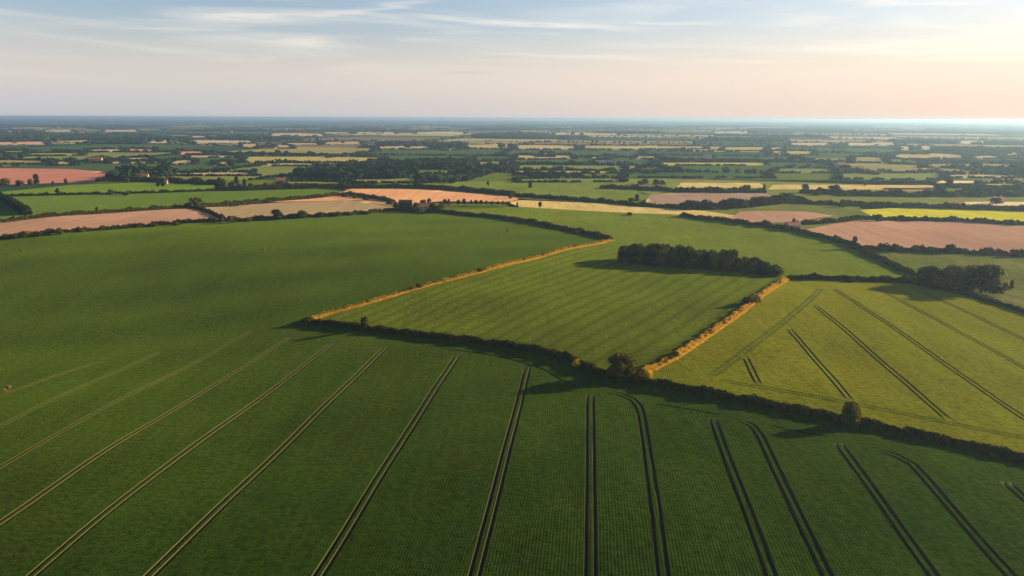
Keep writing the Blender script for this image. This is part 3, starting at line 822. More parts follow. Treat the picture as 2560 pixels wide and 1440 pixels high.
tree_row([(14, 598, 14), (40, 596, 13, 26), (66, 593, 16), (100, 590, 12, 26), (117, 588, 13), (150, 586, 18, 20), (205, 580, 8, 20), (262, 575, 10, 18),
          (310, 571, 8, 24), (345, 568, 8, 26), (385, 566, 7, 24), (440, 563, 7, 24)], 12, ('round', 'shrub', 'broad'),
         'dark bush in the hedge under the left pink field', 'bushes under the left pink field')
tree_row([(556, 556, 24, 14), (577, 558, 22, 26)], 22, ('tall', 'round'), 'dark tree of the pair where the pink and brownish fields meet', 'pair of trees between the two ploughed fields')
tree_row([(620, 553, 10, 30), (655, 551, 12, 30), (692, 549, 22, 38), (732, 546, 12, 26), (757, 545, 22, 30), (800, 543, 12, 30), (835, 541, 12, 30), (875, 538, 10, 30), (915, 536, 8, 26)], 14,
         ('shrub', 'broad', 'round'), 'dark bush in the hedge under the brownish field', 'bushes under the brownish field')
tree_row([(862, 492, 10, 20), (888, 496, 14, 16), (915, 500, 9, 20), (950, 502, 13, 10), (975, 510, 9, 24)], 10, ('shrub', 'round'),
         'dark bush along the lower left edge of the orange field', 'bushes left below the orange field')
tree_row([(1006, 524, 20, 26), (1022, 527, 24, 28), (1040, 530, 26, 30), (1058, 520, 22, 22), (1082, 530, 26, 24), (1095, 532, 20, 22), (990, 520, 14, 22), (1072, 516, 20, 18), (1025, 513, 14, 18), (1105, 522, 18, 18)], 22,
         ('round', 'broad', 'tall', 'loose'), 'dark tree clustered round the farmstead in the centre', 'trees round the farmstead')
tree_row([(1112, 512, 16, 14), (1122, 512, 16, 14), (1146, 511, 14, 12), (1160, 511, 14, 12), (1178, 510, 10, 12), (1190, 511, 14, 11), (1203, 511, 12, 12), (1216, 511, 11, 10), (1230, 512, 12, 10), (1245, 511, 9, 10), (1257, 512, 9, 10), (1272, 512, 8, 10)], 13,
         ('round', 'tall', 'broad'), 'small dark tree in the evenly spaced row below the orange field', 'row of trees below the orange field')
tree_row([(545, 474, 16, 22), (560, 474, 26, 22), (580, 472, 18, 20), (600, 476, 20, 24), (612, 475, 30, 18), (628, 474, 18, 20), (645, 474, 14, 26), (665, 474, 16, 26), (690, 472, 12, 26), (550, 462, 20, 18), (592, 460, 20, 18)], 18,
         ('round', 'tall', 'broad'), 'dark tree in the cluster behind the left pastures', 'tree cluster behind the left pastures')
tree_row([(1046, 462, 16, 24), (1062, 458, 12, 20), (1078, 457, 12, 20), (1095, 457, 12, 20), (1112, 457, 13, 20), (1128, 458, 11, 20)], 13, ('broad', 'round'),
         'dark tree in the short row left of centre beyond the orange field', 'short tree row beyond the orange field')
tree_row([(1600, 462, 10, 20), (1612, 460, 14, 20), (1640, 461, 12, 20), (1655, 462, 14, 18), (1690, 480, 8, 18), (1720, 481, 10, 20), (1800, 482, 11, 20), (1822, 482, 10, 20), (1840, 482, 10, 18)], 11,
         ('round', 'broad'), 'dark bush in the hedges beyond the greyish pink field', 'bushes beyond the greyish pink field')
tree_row([(1880, 518, 12, 24), (1905, 514, 14, 30), (1930, 510, 18, 30), (1955, 508, 18, 30), (1975, 507, 16, 28), (1860, 520, 16, 26), (1838, 521, 10, 24), (1815, 524, 9, 24), (1780, 524, 9, 24), (1750, 524, 8, 24), (1995, 507, 10, 26)], 12,
         ('broad', 'round', 'shrub'), 'dark bush in the thick scrub behind the small pink field', 'scrub behind the small pink field')
tree_row([(2040, 488, 10, 24), (2110, 490, 12, 26), (2190, 491, 9, 24), (2260, 492, 11, 24), (2290, 492, 12, 26), (2320, 492, 14, 30), (2385, 492, 14, 34), (2450, 492, 16, 36), (2540, 491, 16, 40), (2470, 478, 14, 40), (2400, 470, 12, 30), (2545, 474, 12, 40)], 12,
         ('shrub', 'broad', 'round'), 'olive bush in the scrubby hedge across the right pasture', 'bushes of the scrubby hedge')

# ------------------------------------------------------------------ farm buildings
def building(px, py, w, d, h, rise, rot, wall, roof, label, chimney=True, wins=3, group=None, nm='farmhouse', cat='house'):
    p = g(px, py)
    e = link(nm, None, loc=(p[0], p[1], float(height(*p)))); e.rotation_euler = (0, 0, rot)
    tag(e, label, cat, group)
    x, y = w / 2, d / 2
    V = [(-x, -y, -1), (x, -y, -1), (x, y, -1), (-x, y, -1), (-x, -y, h), (x, -y, h), (x, y, h), (-x, y, h), (-x, 0, h + rise), (x, 0, h + rise)]
    Fc = [(0, 1, 5, 4), (2, 3, 7, 6), (1, 2, 6, 9, 5), (3, 0, 4, 8, 7)]
    link('wall', mesh_np('wall', V, Fc, M[wall]), e)
    ov, th = .5, .25
    dz = rise * ov / y
    V = []
    for s in (-1, 1):
        for xx in (-x - ov, x + ov):
            V += [(xx, s * (y + ov), h - dz + .05), (xx, 0, h + rise + .05), (xx, s * (y + ov), h - dz + .05 + th), (xx, 0, h + rise + .05 + th)]
    Fc = []
    for b in (0, 8): Fc += [(b, b + 1, b + 5, b + 4), (b + 2, b + 6, b + 7, b + 3), (b, b + 4, b + 6, b + 2), (b, b + 2, b + 3, b + 1), (b + 4, b + 5, b + 7, b + 6)]
    rf = link('roof', mesh_np('roof', V, Fc, M[roof]), e)
    def box(name, c, s, mt, par):
        v = [(c[0] + a * s[0] / 2, c[1] + b * s[1] / 2, c[2] + k * s[2] / 2) for a in (-1, 1) for b in (-1, 1) for k in (-1, 1)]
        f = [(0, 1, 3, 2), (4, 6, 7, 5), (0, 4, 5, 1), (2, 3, 7, 6), (0, 2, 6, 4), (1, 5, 7, 3)]
        return link(name, mesh_np(name, v, f, M[mt]), par)
    if chimney: box('chimney', (x * .7, 0, h + rise + .6), (.9, .9, 2.2), 'brick', rf)
    for i in range(wins):
        xx = -x + w * (i + .5) / wins
        if i == wins // 2: box('door', (xx, -y - .02, 1.0), (1.1, .1, 2.0), 'door_wood', e)
        else: box('window', (xx, -y - .02, 1.5), (1.2, .1, 1.2), 'glass', e)
        if h > 4.5: box('window', (xx, -y - .02, h - 1.1), (1.2, .1, 1.2), 'glass', e)
    return e
building(1981, 572, 11, 6.5, 3.2, 2.6, .25, 'render_wall', 'roof_tile', 'small cream cottage with a dark tree at the end of the diagonal hedge')
building(1064, 527, 12, 7, 4.8, 3, .2, 'render_wall', 'roof_tile', 'cream farmhouse among the clustered trees in the centre')
building(1015, 514, 14, 7, 3.4, 2.5, -.2, 'render_wall', 'roof_tile', 'cream barn at the left of the clustered trees in the centre', False, 3, nm='barn', cat='barn')
building(413, 460, 6.5, 5, 4, 2.4, .1, 'brick', 'roof_tile', 'small brick house among dark trees at the end of the red field')
building(357, 447, 16, 8, 4.5, 3.2, .2, 'render_wall', 'roof_tile', 'cream barn behind the scrub at the tip of the red field', False, 3, nm='barn', cat='barn')
building(703, 459, 12, 7, 5, 3.4, .3, 'render_wall', 'roof_tile', 'yellowish farmhouse behind the left tree cluster')
building(2492, 509, 12, 7, 4.5, 3, .3, 'render_wall', 'roof_tile', 'cream farmhouse under a spreading tree behind the rapeseed')
building(2385, 517, 18, 8, 3.4, 2.4, .25, 'render_wall', 'roof_tile', 'long low cream barn behind the rapeseed field', False, 4, nm='barn', cat='barn')
building(2102, 419, 18, 9, 6, 4, .3, 'render_wall', 'roof_tile', 'orange lit farmhouse on the edge of the far right fields')
building(2142, 425, 24, 9, 4, 3, .2, 'render_wall', 'roof_tile', 'long yellowish barn right of the orange lit farmhouse', False, 4, nm='barn', cat='barn')
building(1768, 399, 18, 10, 7, 4, .2, 'white_wall', 'roof_slate', 'pale tall house alone in the dark woods right of centre')
building(1510, 411, 34, 12, 5, 3, .1, 'white_wall', 'roof_slate', 'long white barn in the dark belt right of centre', False, 5, nm='barn', cat='barn')
building(240, 404, 24, 11, 5, 4, .2, 'brick', 'roof_tile', 'brick barn on the far left below the salmon field', False, 5, nm='barn', cat='barn')
building(808, 418, 13, 8, 6, 4, .1, 'render_wall', 'roof_tile', 'cream house standing out of the dark wood left of centre')
building(1048, 410, 14, 9, 6, 4, .1, 'render_wall', 'roof_tile', 'pale house beyond the wood near the middle of the picture')

# ------------------------------------------------------------------ far country: fields, hedgerows and woods
STRIPS = [ # photo pixels x0,x1,y0,y1,material
    (-120, 122, 354, 363, 'pinkcream'), (122, 200, 357, 360, 'cream'), (105, 190, 324, 330, 'cream'), (15, 35, 325, 331, 'cream'),
    (215, 318, 374, 380, 'cream'), (312, 390, 373, 381, 'salmon'), (0, 70, 378, 384, 'olive'), (60, 210, 383, 390, 'olive'), (225, 268, 395, 408, 'cream'),
    (300, 385, 395, 401, 'cream'), (-80, 125, 401, 411, 'olive'), (130, 188, 404, 414, 'tan'), (270, 420, 405, 409, 'tan'), (420, 490, 401, 412, 'tan'),
    (535, 580, 404, 415, 'orangetan'), (440, 520, 379, 387, 'salmon'), (465, 600, 389, 394, 'tan'), (362, 640, 351, 359, 'cream'), (600, 690, 360, 368, 'tan'), (255, 352, 324, 330, 'cream'),
    (475, 520, 340, 344, 'cream'), (430, 640, 432, 440, 'tan'), (570, 590, 326, 331, 'cream'),
    (670, 815, 333, 341, 'cream'), (885, 995, 329, 335, 'cream'), (1035, 1165, 329, 335, 'cream'), (805, 880, 330, 334, 'cream'), (640, 735, 362, 372, 'tan'), (805, 912, 354, 362, 'tan'), (710, 805, 358, 363, 'tan'),
    (935, 1085, 363, 374, 'tan'), (1105, 1148, 368, 376, 'tan'), (1160, 1285, 361, 373, 'tan'), (600, 970, 392, 407, 'yellowtan'), (640, 800, 409, 416, 'tan'),
    (1165, 1285, 405, 413, 'olive'), (1010, 1175, 423, 434, 'yellowgreen'), (870, 1050, 446, 458, 'olive'), (700, 870, 455, 464, 'yellowgreen'), (920, 950, 404, 420, 'olive'),
    (1285, 1450, 363, 375, 'tan'), (1450, 1770, 364, 374, 'yellowtan'), (1352, 1380, 383, 393, 'orangetan'), (1280, 1440, 389, 399, 'tan'), (1490, 1525, 400, 412, 'cream'),
    (1285, 1565, 413, 427, 'yellowgreen'), (1645, 1920, 407, 414, 'yellow'), (1280, 1540, 428, 434, 'yellowtan'), (1290, 1560, 447, 456, 'yellowgreen'), (1580, 1700, 421, 430, 'green'),
    (1470, 1540, 392, 396, 'tan'), (1580, 1650, 390, 398, 'tan'), (1360, 1550, 332, 338, 'cream'), (1780, 1875, 328, 334, 'cream'), (1800, 1920, 368, 378, 'yellowtan'),
    (1970, 2085, 357, 364, 'cream'), (2110, 2245, 356, 365, 'cream'), (2088, 2102, 364, 372, 'cream'), (2245, 2280, 364, 377, 'cream'), (2295, 2335, 365, 375, 'cream'), (2390, 2468, 352, 360, 'cream'),
    (1920, 1960, 369, 376, 'cream'), (1920, 2040, 378, 388, 'yellowtan'), (2125, 2222, 393, 408, 'olive'), (2230, 2420, 384, 398, 'tan'), (2420, 2510, 389, 399, 'yellowtan'), (2505, 2700, 381, 390, 'tan'),
    (2300, 2560, 410, 420, 'olive'), (1930, 2095, 422, 433, 'yellowgreen'), (2090, 2360, 434, 450, 'yellowgreen'), (2360, 2560, 437, 446, 'cream'), (1560, 1930, 432, 446, 'green'), (2450, 2560, 460, 468, 'yellow'),
]
STR = np.array([s[:4] for s in STRIPS], float)
FARC = {'salmon': (.62, .24, .14), 'pinkcream': (.52, .31, .21), 'cream': (.47, .37, .23), 'tan': (.42, .32, .15), 'yellowtan': (.38, .32, .10), 'orangetan': (.56, .34, .10),
        'olive': (.26, .23, .075), 'yellowgreen': (.17, .20, .045), 'yellow': (.40, .36, .07), 'green': (.055, .100, .030), 'dark': (.032, .062, .030), 'mid': (.055, .092, .034), 'brown': (.17, .12, .08), 'straw': (.34, .28, .12)}
FK = list(FARC)
def far_mat(nm, c):
    m, nt, out = new_mat('far_' + nm)
    pos = nt.node('ShaderNodeNewGeometry').outputs['Position']
    n1 = nt.noise(pos, .006, 4, .6); n2 = nt.noise(pos, .05, 3, .6)
    v = nt.m('ADD', nt.m('MULTIPLY', n1, .8), nt.m('MULTIPLY', n2, .5))
    col = nt.mix(1.0, c4(c), nt.m('ADD', v, .35), 'MULTIPLY')
    d = nt.node('ShaderNodeBsdfDiffuse'); nt.link(col, d.inputs[0]); nt.link(d.outputs[0], out.inputs[0])
    return m
FMATS = [far_mat(k, FARC[k]) for k in FK]

CRT = CR.T
def projv(p, z):
    q = np.column_stack([p, np.full(len(p), z - CAM_H) if np.isscalar(z) else z - CAM_H]) @ CR
    return 1280 + F * q[:, 0] / -q[:, 2], 720 - F * q[:, 1] / -q[:, 2]
RED = P([(-330, 474), (-330, 418), (0, 417), (180, 419), (330, 434), (260, 458), (0, 468)])
def blocked(p, hh):
    """True where something hh tall would stand on or hide one of the open light fields"""
    px, py = projv(p, 0.0); _, pt = projv(p, hh)
    bad = np.zeros(len(p), bool)
    for x0, x1, y0, y1 in STR:
        m = (y1 - y0) * (.08 + .22 * (.5 + .5 * np.sin(px / 6.3 + x0)) * (.5 + .5 * np.sin(px / 17.0 + y1)) * 1.6)
        bad |= (px > x0 + 1) & (px < x1 - 1) & (pt < y1 - m) & (py > y0 + (y1 - y0) * .2)
    bad &= rng.random(len(p)) > .05
    bad |= inside(RED, p[:, 0], p[:, 1])
    return bad

def warp(p):
    x, y = p[..., 0], p[..., 1]
    return np.stack([x + 70 * np.sin(y / 800 + 1) + 40 * np.sin(x / 430 + y / 600), y + 90 * np.sin(x / 900 + .5) + 40 * np.sin(x / 380 - y / 700 + 2)], -1)

ANG = R(-16)
RC = np.array([[math.cos(ANG), -math.sin(ANG)], [math.sin(ANG), math.cos(ANG)]])
rects = []
def split(x0, y0, x1, y1, lev=0):
    cx = np.array([(x0 + x1) / 2, (y0 + y1) / 2]) @ RC.T
    r = math.hypot(*cx); rad = math.hypot(x1 - x0, y1 - y0) / 2
    if cx[1] + rad < 1150 or abs(cx[0]) - rad > .78 * (cx[1] + rad) + 400 or r - rad > 15000: return
    s = (165 + .024 * r) * random.uniform(.8, 1.7)
    w, h = x1 - x0, y1 - y0
    if max(w, h) < s * 1.25 or lev > 12: rects.append((x0, y0, x1, y1)); return
    f = random.uniform(.36, .64)
    if w > h * random.uniform(.8, 1.3): split(x0, y0, x0 + w * f, y1, lev + 1); split(x0 + w * f, y0, x1, y1, lev + 1)
    else: split(x0, y0, x1, y0 + h * f, lev + 1); split(x0, y0 + h * f, x1, y1, lev + 1)
split(-19000, -4000, 19000, 19000)

fv, ff, fm = [], [], []
edges_all, woods, strip_edges = [], [], []
def edge_pts(a, b, n): return np.stack([np.linspace(a[0], b[0], n), np.linspace(a[1], b[1], n)], 1)
BLK = P([(-900, 470), (-330, 464), (330, 452), (860, 462), (1300, 448), (1700, 444), (2560, 452), (3200, 460), ('g', 900, 300), ('g', -900, 300)])
for (x0, y0, x1, y1) in rects:
    c = np.array([(x0 + x1) / 2, (y0 + y1) / 2]) @ RC.T
    r = math.hypot(*c)
    cor = [(x0, y0), (x1, y0), (x1, y1), (x0, y1)]
    ring = np.vstack([edge_pts(cor[i], cor[(i + 1) % 4], 7)[:-1] for i in range(4)]) @ RC.T
    ring = warp(ring)
    if inside(BLK, np.array([c[0]]), np.array([c[1]]))[0] or inside(BLK, ring[:, 0], ring[:, 1]).mean() > .4: continue
    wood = random.random() < (.15 if r < 2300 else .24)
    light = random.random()
    k = random.choices(['dark', 'mid', 'green', 'olive', 'brown', 'straw', 'yellowgreen'], [4, 5, 4, 1.6, 1, .5, 2.2] if r < 2600 else [4, 4, 2, 3, 2, 2.0, 1.4])[0]
    if r > 2600 and random.random() < .2: k = random.choice(['tan', 'straw', 'pinkcream', 'yellowtan', 'olive', 'yellowgreen'])
    if wood: k = 'dark'
    b = len(fv); fv += [(p[0], p[1], .06) for p in ring]; ff.append(list(range(b, b + len(ring)))); fm.append(FK.index(k))
    if wood: woods.append((x0, y0, x1, y1, r))
    for i in range(4):
        if random.random() < .58: edges_all.append((edge_pts(cor[i], cor[(i + 1) % 4], 2), r))
for (x0, x1, y0, y1, k) in STRIPS:
    hgt_, wid_ = y1 - y0, x1 - x0
    u1, u2, u3, u4 = rng.uniform(0, .12, 4) * min(wid_, 120); d1, d2, d3 = rng.uniform(-.28, .28, 3) * hgt_
    q = P([(x0 + u1 * .3, y1 - max(d1, 0) * .6), (x0 + wid_ * .5, y1 - max(d3, 0) * .4), (x1 - u2 * .3, y1 - max(-d1, 0) * .6), (x1 - u3, y0 + max(d2, 0)), (x0 + wid_ * .6, y0), (x0 + u4, y0 + max(-d2, 0))])
    nq = len(q)
    b = len(fv); n0 = np.vstack([edge_pts(q[i], q[(i + 1) % nq], 4)[:-1] for i in range(nq)])
    rq = math.hypot(*q.mean(0))
    strip_edges.append((q[[5, 4, 3]], rq, 1.0)); strip_edges.append((q[[0, 1, 2]], rq, .35)); strip_edges.append((q[[2, 3]], rq, .6)); strip_edges.append((q[[0, 5]], rq, .6))
    fv += [(p[0], p[1], .30) for p in n0]; ff.append(list(range(b, b + len(n0)))); fm.append(FK.index(k))
me = mesh_np('farmland', fv, ff, FMATS, fm)
for p in me.polygons:
    pass
tag(link('farmland', me), 'far patchwork of fields in green, tan and cream', 'farmland', kind='structure')

# hedgerows: rows of rounded crowns standing shoulder to shoulder
OV = ICO_V * np.array([1, 1, 1])
def crowns_mesh(name, pts, hs, ws, mat, sub):
    n = len(pts)
    k = 12
    jit = rng.uniform(.72, 1.18, (n, k, 1))
    rot = rng.uniform(0, 6.28, n)
    v = np.broadcast_to(ICO_V, (n, k, 3)) * jit
    cr, sr = np.cos(rot)[:, None], np.sin(rot)[:, None]
    X = (v[..., 0] * cr - v[..., 1] * sr) * ws[:, None] * .5 + pts[:, 0:1]
    Y = (v[..., 0] * sr + v[..., 1] * cr) * ws[:, None] * .5 + pts[:, 1:2]
    Z = np.maximum((v[..., 2] * .55 + .48) * hs[:, None], 0)
    V = np.stack([X, Y, Z], -1).reshape(-1, 3)
    Fc = (ICO_F[None] + (np.arange(n) * k)[:, None, None]).reshape(-1, 3)
    return mesh_np(name, V, Fc, M[mat])
def leafy_mesh(name, pts, hs, ws, mat, nl):
    """crowns made of leaf-clump quads, for the nearer rows"""
    n = len(pts)
    d = rng.normal(0, 1, (n, nl, 3)); d /= np.linalg.norm(d, axis=2)[..., None]
    rr = rng.uniform(.72, 1.1, (n, nl, 1))
    lob = 1 + .22 * np.sin(d[..., 0:1] * 5 + rng.uniform(0, 6, (n, 1, 1))) * np.sin(d[..., 1:2] * 4 + rng.uniform(0, 6, (n, 1, 1)))
    v = d * rr * lob
    c = np.stack([v[..., 0] * ws[:, None] * .5 + pts[:, 0:1], v[..., 1] * ws[:, None] * .5 + pts[:, 1:2], np.maximum((v[..., 2] * .5 + .52) * hs[:, None], .1)], -1).reshape(-1, 3)
    sz = np.repeat(ws * .34, nl)
    q, fq = leaf_quads(c, d.reshape(-1, 3), 1.0, .5)
    cen = np.repeat(c, 4, 0); q = cen + (q - cen) * np.repeat(sz, 4)[:, None]
    return mesh_np(name, q, fq, M[mat])

hp, hh_, hw_ = [], [], []
SE = []
for e, r in edges_all:
    Ln = np.linalg.norm(e[1] - e[0])
    sp = 5 + r * .0032
    n = max(2, int(Ln / sp))
    u = np.linspace(0, 1, n) + rng.normal(0, .25 / n, n)
    p = warp((e[0] + (e[1] - e[0]) * u[:, None]) @ RC.T)
    tall = random.random()
    base = 2.2 + 3.6 * tall ** 1.6
    s = np.arange(n) * sp
    h = base * np.clip(1 + .8 * lumps(s, int(rng.integers(1e6)), 90), .5, 2.4) * rng.uniform(.7, 1.3, n)
    h = np.clip(h, 2.0, 15)
    keep = (lumps(s, int(rng.integers(1e6)), 160) < .75)
    p = p + rng.normal(0, 1.5, p.shape)
    hp.append(p[keep]); hh_.append(h[keep]); hw_.append(np.maximum(h * rng.uniform(.9, 1.3, n), sp * 1.15)[keep])
for e, r, k in strip_edges:
    sp = 6 + r * .0035
    p = resample(e, sp)
    n = len(p); h = np.clip((5.0 * k) * (1 + .7 * lumps(np.arange(n) * sp, int(rng.integers(1e6)), 110)) * rng.uniform(.7, 1.3, n), 1.8, 13)
    p = p + rng.normal(0, 2, p.shape)
    if k == 1.0: p = p + (p / np.linalg.norm(p, axis=1)[:, None]) * 12
    keep = rng.random(n) < (.95 if k == 1.0 else .8)
    sp_, sh_, sw_ = p[keep], h[keep], np.maximum(h * rng.uniform(.9, 1.3, n), sp * 1.1)[keep]
    SE.append((sp_, sh_, sw_))
hp = np.vstack(hp); hh_ = np.concatenate(hh_); hw_ = np.concatenate(hw_)
ok = ~blocked(hp, hh_ + 1) & ~inside(BLK, hp[:, 0], hp[:, 1]); hp, hh_, hw_ = hp[ok], hh_[ok], hw_[ok]
hp = np.vstack([hp] + [a[0] for a in SE]); hh_ = np.concatenate([hh_] + [a[1] for a in SE]); hw_ = np.concatenate([hw_] + [a[2] for a in SE])
dist = np.hypot(hp[:, 0], hp[:, 1])
nearm = dist < 2400
tag(link('distant_hedgerows', leafy_mesh('distant_hedgerows', hp[nearm], hh_[nearm], hw_[nearm], 'far_tree', 26)), 'dark hedgerow trees lining the fields of the middle distance', 'trees', kind='stuff')
tag(link('far_hedgerows', crowns_mesh('far_hedgerows', hp[~nearm], hh_[~nearm], hw_[~nearm], 'far_tree', 0)), 'dim blue green hedgerows towards the horizon', 'trees', kind='stuff')

wp, wh, ww_ = [], [], []
for (x0, y0, x1, y1, r) in woods:
    sp = 7.5 + r * .0042
    nx, ny = max(2, int((x1 - x0) / sp)), max(2, int((y1 - y0) / sp))
    gx, gy = np.meshgrid(np.linspace(x0, x1, nx), np.linspace(y0, y1, ny))
    p = np.column_stack([gx.ravel(), gy.ravel()]) + rng.uniform(-.4, .4, (nx * ny, 2)) * sp
    cx, cy = (x0 + x1) / 2, (y0 + y1) / 2
    ang = np.arctan2(p[:, 1] - cy, p[:, 0] - cx)
    e = np.hypot((p[:, 0] - cx) / (x1 - x0) * 2, (p[:, 1] - cy) / (y1 - y0) * 2) * (1 + .2 * np.sin(3 * ang + r) + .12 * np.sin(5 * ang + 2 * r))
    p = p[e < 1.12]
    p = warp(p @ RC.T)
    wp.append(p); h = rng.uniform(8.5, 14, len(p)); wh.append(h); ww_.append(np.full(len(p), sp * 1.45) * rng.uniform(.85, 1.2, len(p)))
wp = np.vstack(wp); wh = np.concatenate(wh); ww_ = np.concatenate(ww_)
ok = ~blocked(wp, wh + 1) & ~inside(BLK, wp[:, 0], wp[:, 1]); wp, wh, ww_ = wp[ok], wh[ok], ww_[ok]
dist = np.hypot(wp[:, 0], wp[:, 1]); nearm = dist < 2300
tag(link('distant_woods', leafy_mesh('distant_woods', wp[nearm], wh[nearm], ww_[nearm], 'far_tree', 24)), 'dark woods in the middle distance', 'woods', kind='stuff')
tag(link('far_woods', crowns_mesh('far_woods', wp[~nearm], wh[~nearm], ww_[~nearm], 'far_tree', 0)), 'bluish woods near the horizon', 'woods', kind='stuff')

# beyond the patchwork: broad wooded masses up to the horizon
p = rng.uniform(-1, 1, (9000, 2)); rr = np.sqrt(rng.uniform(14000 ** 2, 36000 ** 2, 9000)); aa = rng.uniform(-.72, .72, 9000)
bp_ = np.column_stack([rr * np.sin(aa), rr * np.cos(aa)])
tag(link('horizon_woods', crowns_mesh('horizon_woods', bp_, rng.uniform(12, 20, 9000), rng.uniform(60, 380, 9000), 'far_tree', 0)), 'hazy wooded country along the horizon', 'woods', kind='stuff')
print('counts', tree_count, len(rects), len(hp), len(wp))

# ------------------------------------------------------------------ haze
HZ = 47000
V = [(a * HZ, b * HZ, z) for a in (-1, 1) for b in (-1, 1) for z in (-12, CAM_H + 6)]
hz = mesh_np('haze', V, [(0, 1, 3, 2), (4, 6, 7, 5), (0, 4, 5, 1), (2, 3, 7, 6), (0, 2, 6, 4), (1, 5, 7, 3)], [])
hm = bpy.data.materials.new('haze'); hm.use_nodes = True
nt = NT(hm.node_tree); nt.n.clear()
out = nt.node('ShaderNodeOutputMaterial')
pv = nt.node('ShaderNodeVolumePrincipled')
pv.inputs['Color'].default_value = (.42, .65, .96, 1)
pv.inputs['Density'].default_value = HAZE_DENS = 9.5e-5
pv.inputs['Anisotropy'].default_value = .5
nt.link(pv.outputs[0], out.inputs['Volume'])
hz.materials.append(hm)
tag(link('haze', hz), 'thin evening haze over the whole country', 'haze', kind='stuff')

# ------------------------------------------------------------------ sky and sun
w = bpy.data.worlds.new('World'); scene.world = w; w.use_nodes = True
nt = NT(w.node_tree); nt.n.clear()
out = nt.node('ShaderNodeOutputWorld'); bg = nt.node('ShaderNodeBackground')
sky = nt.node('ShaderNodeTexSky', sky_type='NISHITA')
sky.sun_disc = False; sky.sun_elevation = R(SUN_EL); sky.sun_rotation = R(SUN_AZ)
sky.air_density = 1.0; sky.dust_density = 1.3; sky.ozone_density = 1.0; sky.altitude = 50
tc = nt.node('ShaderNodeTexCoord')
sx = nt.node('ShaderNodeSeparateXYZ'); nt.link(tc.outputs['Generated'], sx.inputs[0])
X, Y, Z = sx.outputs
el = nt.m('MULTIPLY', nt.m('ARCSINE', Z), 180 / PI)                 # degrees above the horizon
az = nt.m('MULTIPLY', nt.m('ARCTAN2', X, Y), 180 / PI)              # degrees right of straight ahead
cv = nt.node('ShaderNodeCombineXYZ')
nt.link(nt.m('MULTIPLY', az, .045), cv.inputs[0]); nt.link(nt.m('ADD', nt.m('MULTIPLY', el, .62), nt.m('MULTIPLY', az, .012)), cv.inputs[1])
wispy = nt.noise(cv.outputs[0], 1.0, 6, .58, .9)
cv2 = nt.node('ShaderNodeCombineXYZ')
nt.link(nt.m('MULTIPLY', az, .03), cv2.inputs[0]); nt.link(nt.m('MULTIPLY', el, .16), cv2.inputs[1]); cv2.inputs[2].default_value = 4.2
veil = nt.noise(cv2.outputs[0], 1.0, 4, .5, .3)
fade = nt.ramp(el, 1.2, 4.5)
cl = nt.m('MULTIPLY', nt.m('MULTIPLY', nt.m('MULTIPLY', nt.ramp(wispy, .42, .78), .75), nt.ramp(veil, .30, .62)), fade)
# long thin streaks of cirrus: (az, el) from - to, half width, strength
wob = nt.m('MULTIPLY', nt.m('SUBTRACT', nt.noise(cv.outputs[0], 2.6, 3, .6), .5), 1.1)
elw = nt.m('ADD', el, wob)
for a0, e0, a1, e1, hw, st in ((-10, 7.3, 11, 6.25, .16, .9), (-24, 6.6, -12, 7.3, .22, .7), (-37, 8.6, -14, 9.0, .22, .8), (-15, 7.0, -5, 8.5, .22, .7), (-4, 4.9, 12, 4.2, .16, .5), (-28, 5.6, -17, 6.3, .14, .4), (8, 6.9, 16, 6.6, .14, .55),
                                (22, 7.8, 32, 7.2, .16, .8), (9, 8.7, 20, 9.2, .16, .5), (24, 4.0, 36, 3.7, .22, .5), (4, 5.4, 20, 5.0, .2, .35)):
    t = nt.m('DIVIDE', nt.m('SUBTRACT', az, a0), a1 - a0)
    ends = nt.m('MULTIPLY', nt.ramp(t, -.05, .3), nt.ramp(t, .7, 1.05, 1, 0))
    line = nt.m('ADD', nt.m('MULTIPLY', nt.m('MINIMUM', nt.m('MAXIMUM', t, -1.0), 2.0), e1 - e0), e0)
    dd = nt.m('DIVIDE', nt.m('SUBTRACT', elw, line), hw)
    gss = nt.m('POWER', 2.718, nt.m('MULTIPLY', nt.m('MULTIPLY', dd, dd), -1.0))
    cl = nt.m('ADD', cl, nt.m('MULTIPLY', nt.m('MULTIPLY', gss, ends), st * .55))
cl = nt.m('MINIMUM', cl, 1.0)
glow = nt.ramp(az, -30, 52)
SK = 1.0
skyc = nt.mix(nt.m('MULTIPLY_ADD', glow, .35, .15), nt.mix(1.0, sky.outputs[0], (.84, .88, 1.04, 1), 'MULTIPLY'), nt.mix(glow, (3.4, 4.15, 4.7, 1), (6.6, 6.2, 5.5, 1)))
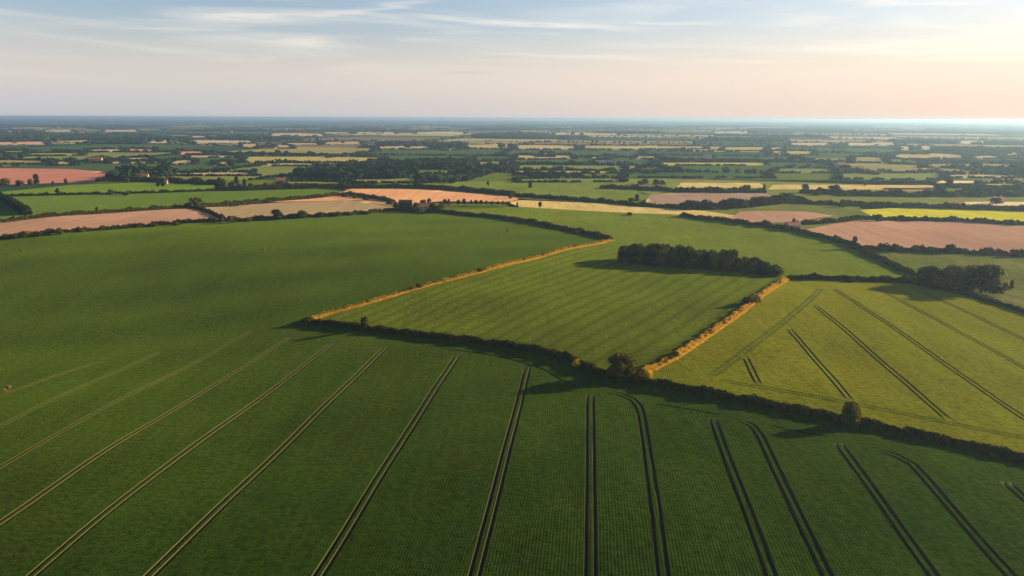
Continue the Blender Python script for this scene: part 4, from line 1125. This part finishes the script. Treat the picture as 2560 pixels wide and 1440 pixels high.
ccol = nt.mix(glow, (CLOUD_A := (6.1, 5.6, 5.0, 1)), (8.6, 7.7, 6.6, 1))
# dusty pink air low over the horizon
pink = nt.mix(nt.ramp(el, .3, 3.2), nt.mix(glow, (3.85, 3.8, 3.95, 1), (6.7, 5.1, 4.0, 1)), nt.mix(glow, (4.5, 4.1, 3.85, 1), (7.2, 5.8, 4.6, 1)))
c1 = nt.mix(nt.m('MULTIPLY', nt.ramp(el, 2.4, 7.6, 1, 0), .92), skyc, pink)
c2 = nt.mix(nt.m('MULTIPLY', cl, .8), c1, ccol)
# one thin grey cloud bar low over the middle
da = nt.m('DIVIDE', nt.m('ADD', az, 3.4), 1.5); de = nt.m('DIVIDE', nt.m('SUBTRACT', nt.m('ADD', el, nt.m('MULTIPLY', wob, .12)), 3.3), .075)
bar = nt.m('POWER', 2.718, nt.m('MULTIPLY', nt.m('ADD', nt.m('MULTIPLY', da, da), nt.m('MULTIPLY', de, de)), -1.0))
c2 = nt.mix(nt.m('MULTIPLY', bar, .22), c2, (2.4, 2.3, 2.6, 1))
c2 = nt.mix(1.0, c2, nt.mix(nt.ramp(el, 11, 45), (1, 1, 1, 1), (.24, .37, .55, 1)), 'MULTIPLY')  # unseen high sky darkened and blued to cut and tint the fill light
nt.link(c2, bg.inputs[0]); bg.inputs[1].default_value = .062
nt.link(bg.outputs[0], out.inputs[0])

sl = bpy.data.lights.new('sun', 'SUN'); sl.energy = 4.8; sl.angle = R(.6); sl.color = (1.0, .765, .45)
so = bpy.data.objects.new('sun', sl); COL.objects.link(so)
so.rotation_euler = SUNV.to_track_quat('Z', 'Y').to_euler()
so.location = (200, 60, 300)

vs_ = scene.view_settings
scene.display_settings.display_device = 'sRGB'
vs_.view_transform = 'Standard'; vs_.look = 'None'; vs_.gamma = 1.0; vs_.exposure = 1.35
scene.cycles.use_denoising = True
scene.cycles.max_bounces = 5
scene.cycles.volume_bounces = 0
scene.cycles.diffuse_bounces = 2
scene.cycles.transparent_max_bounces = 4
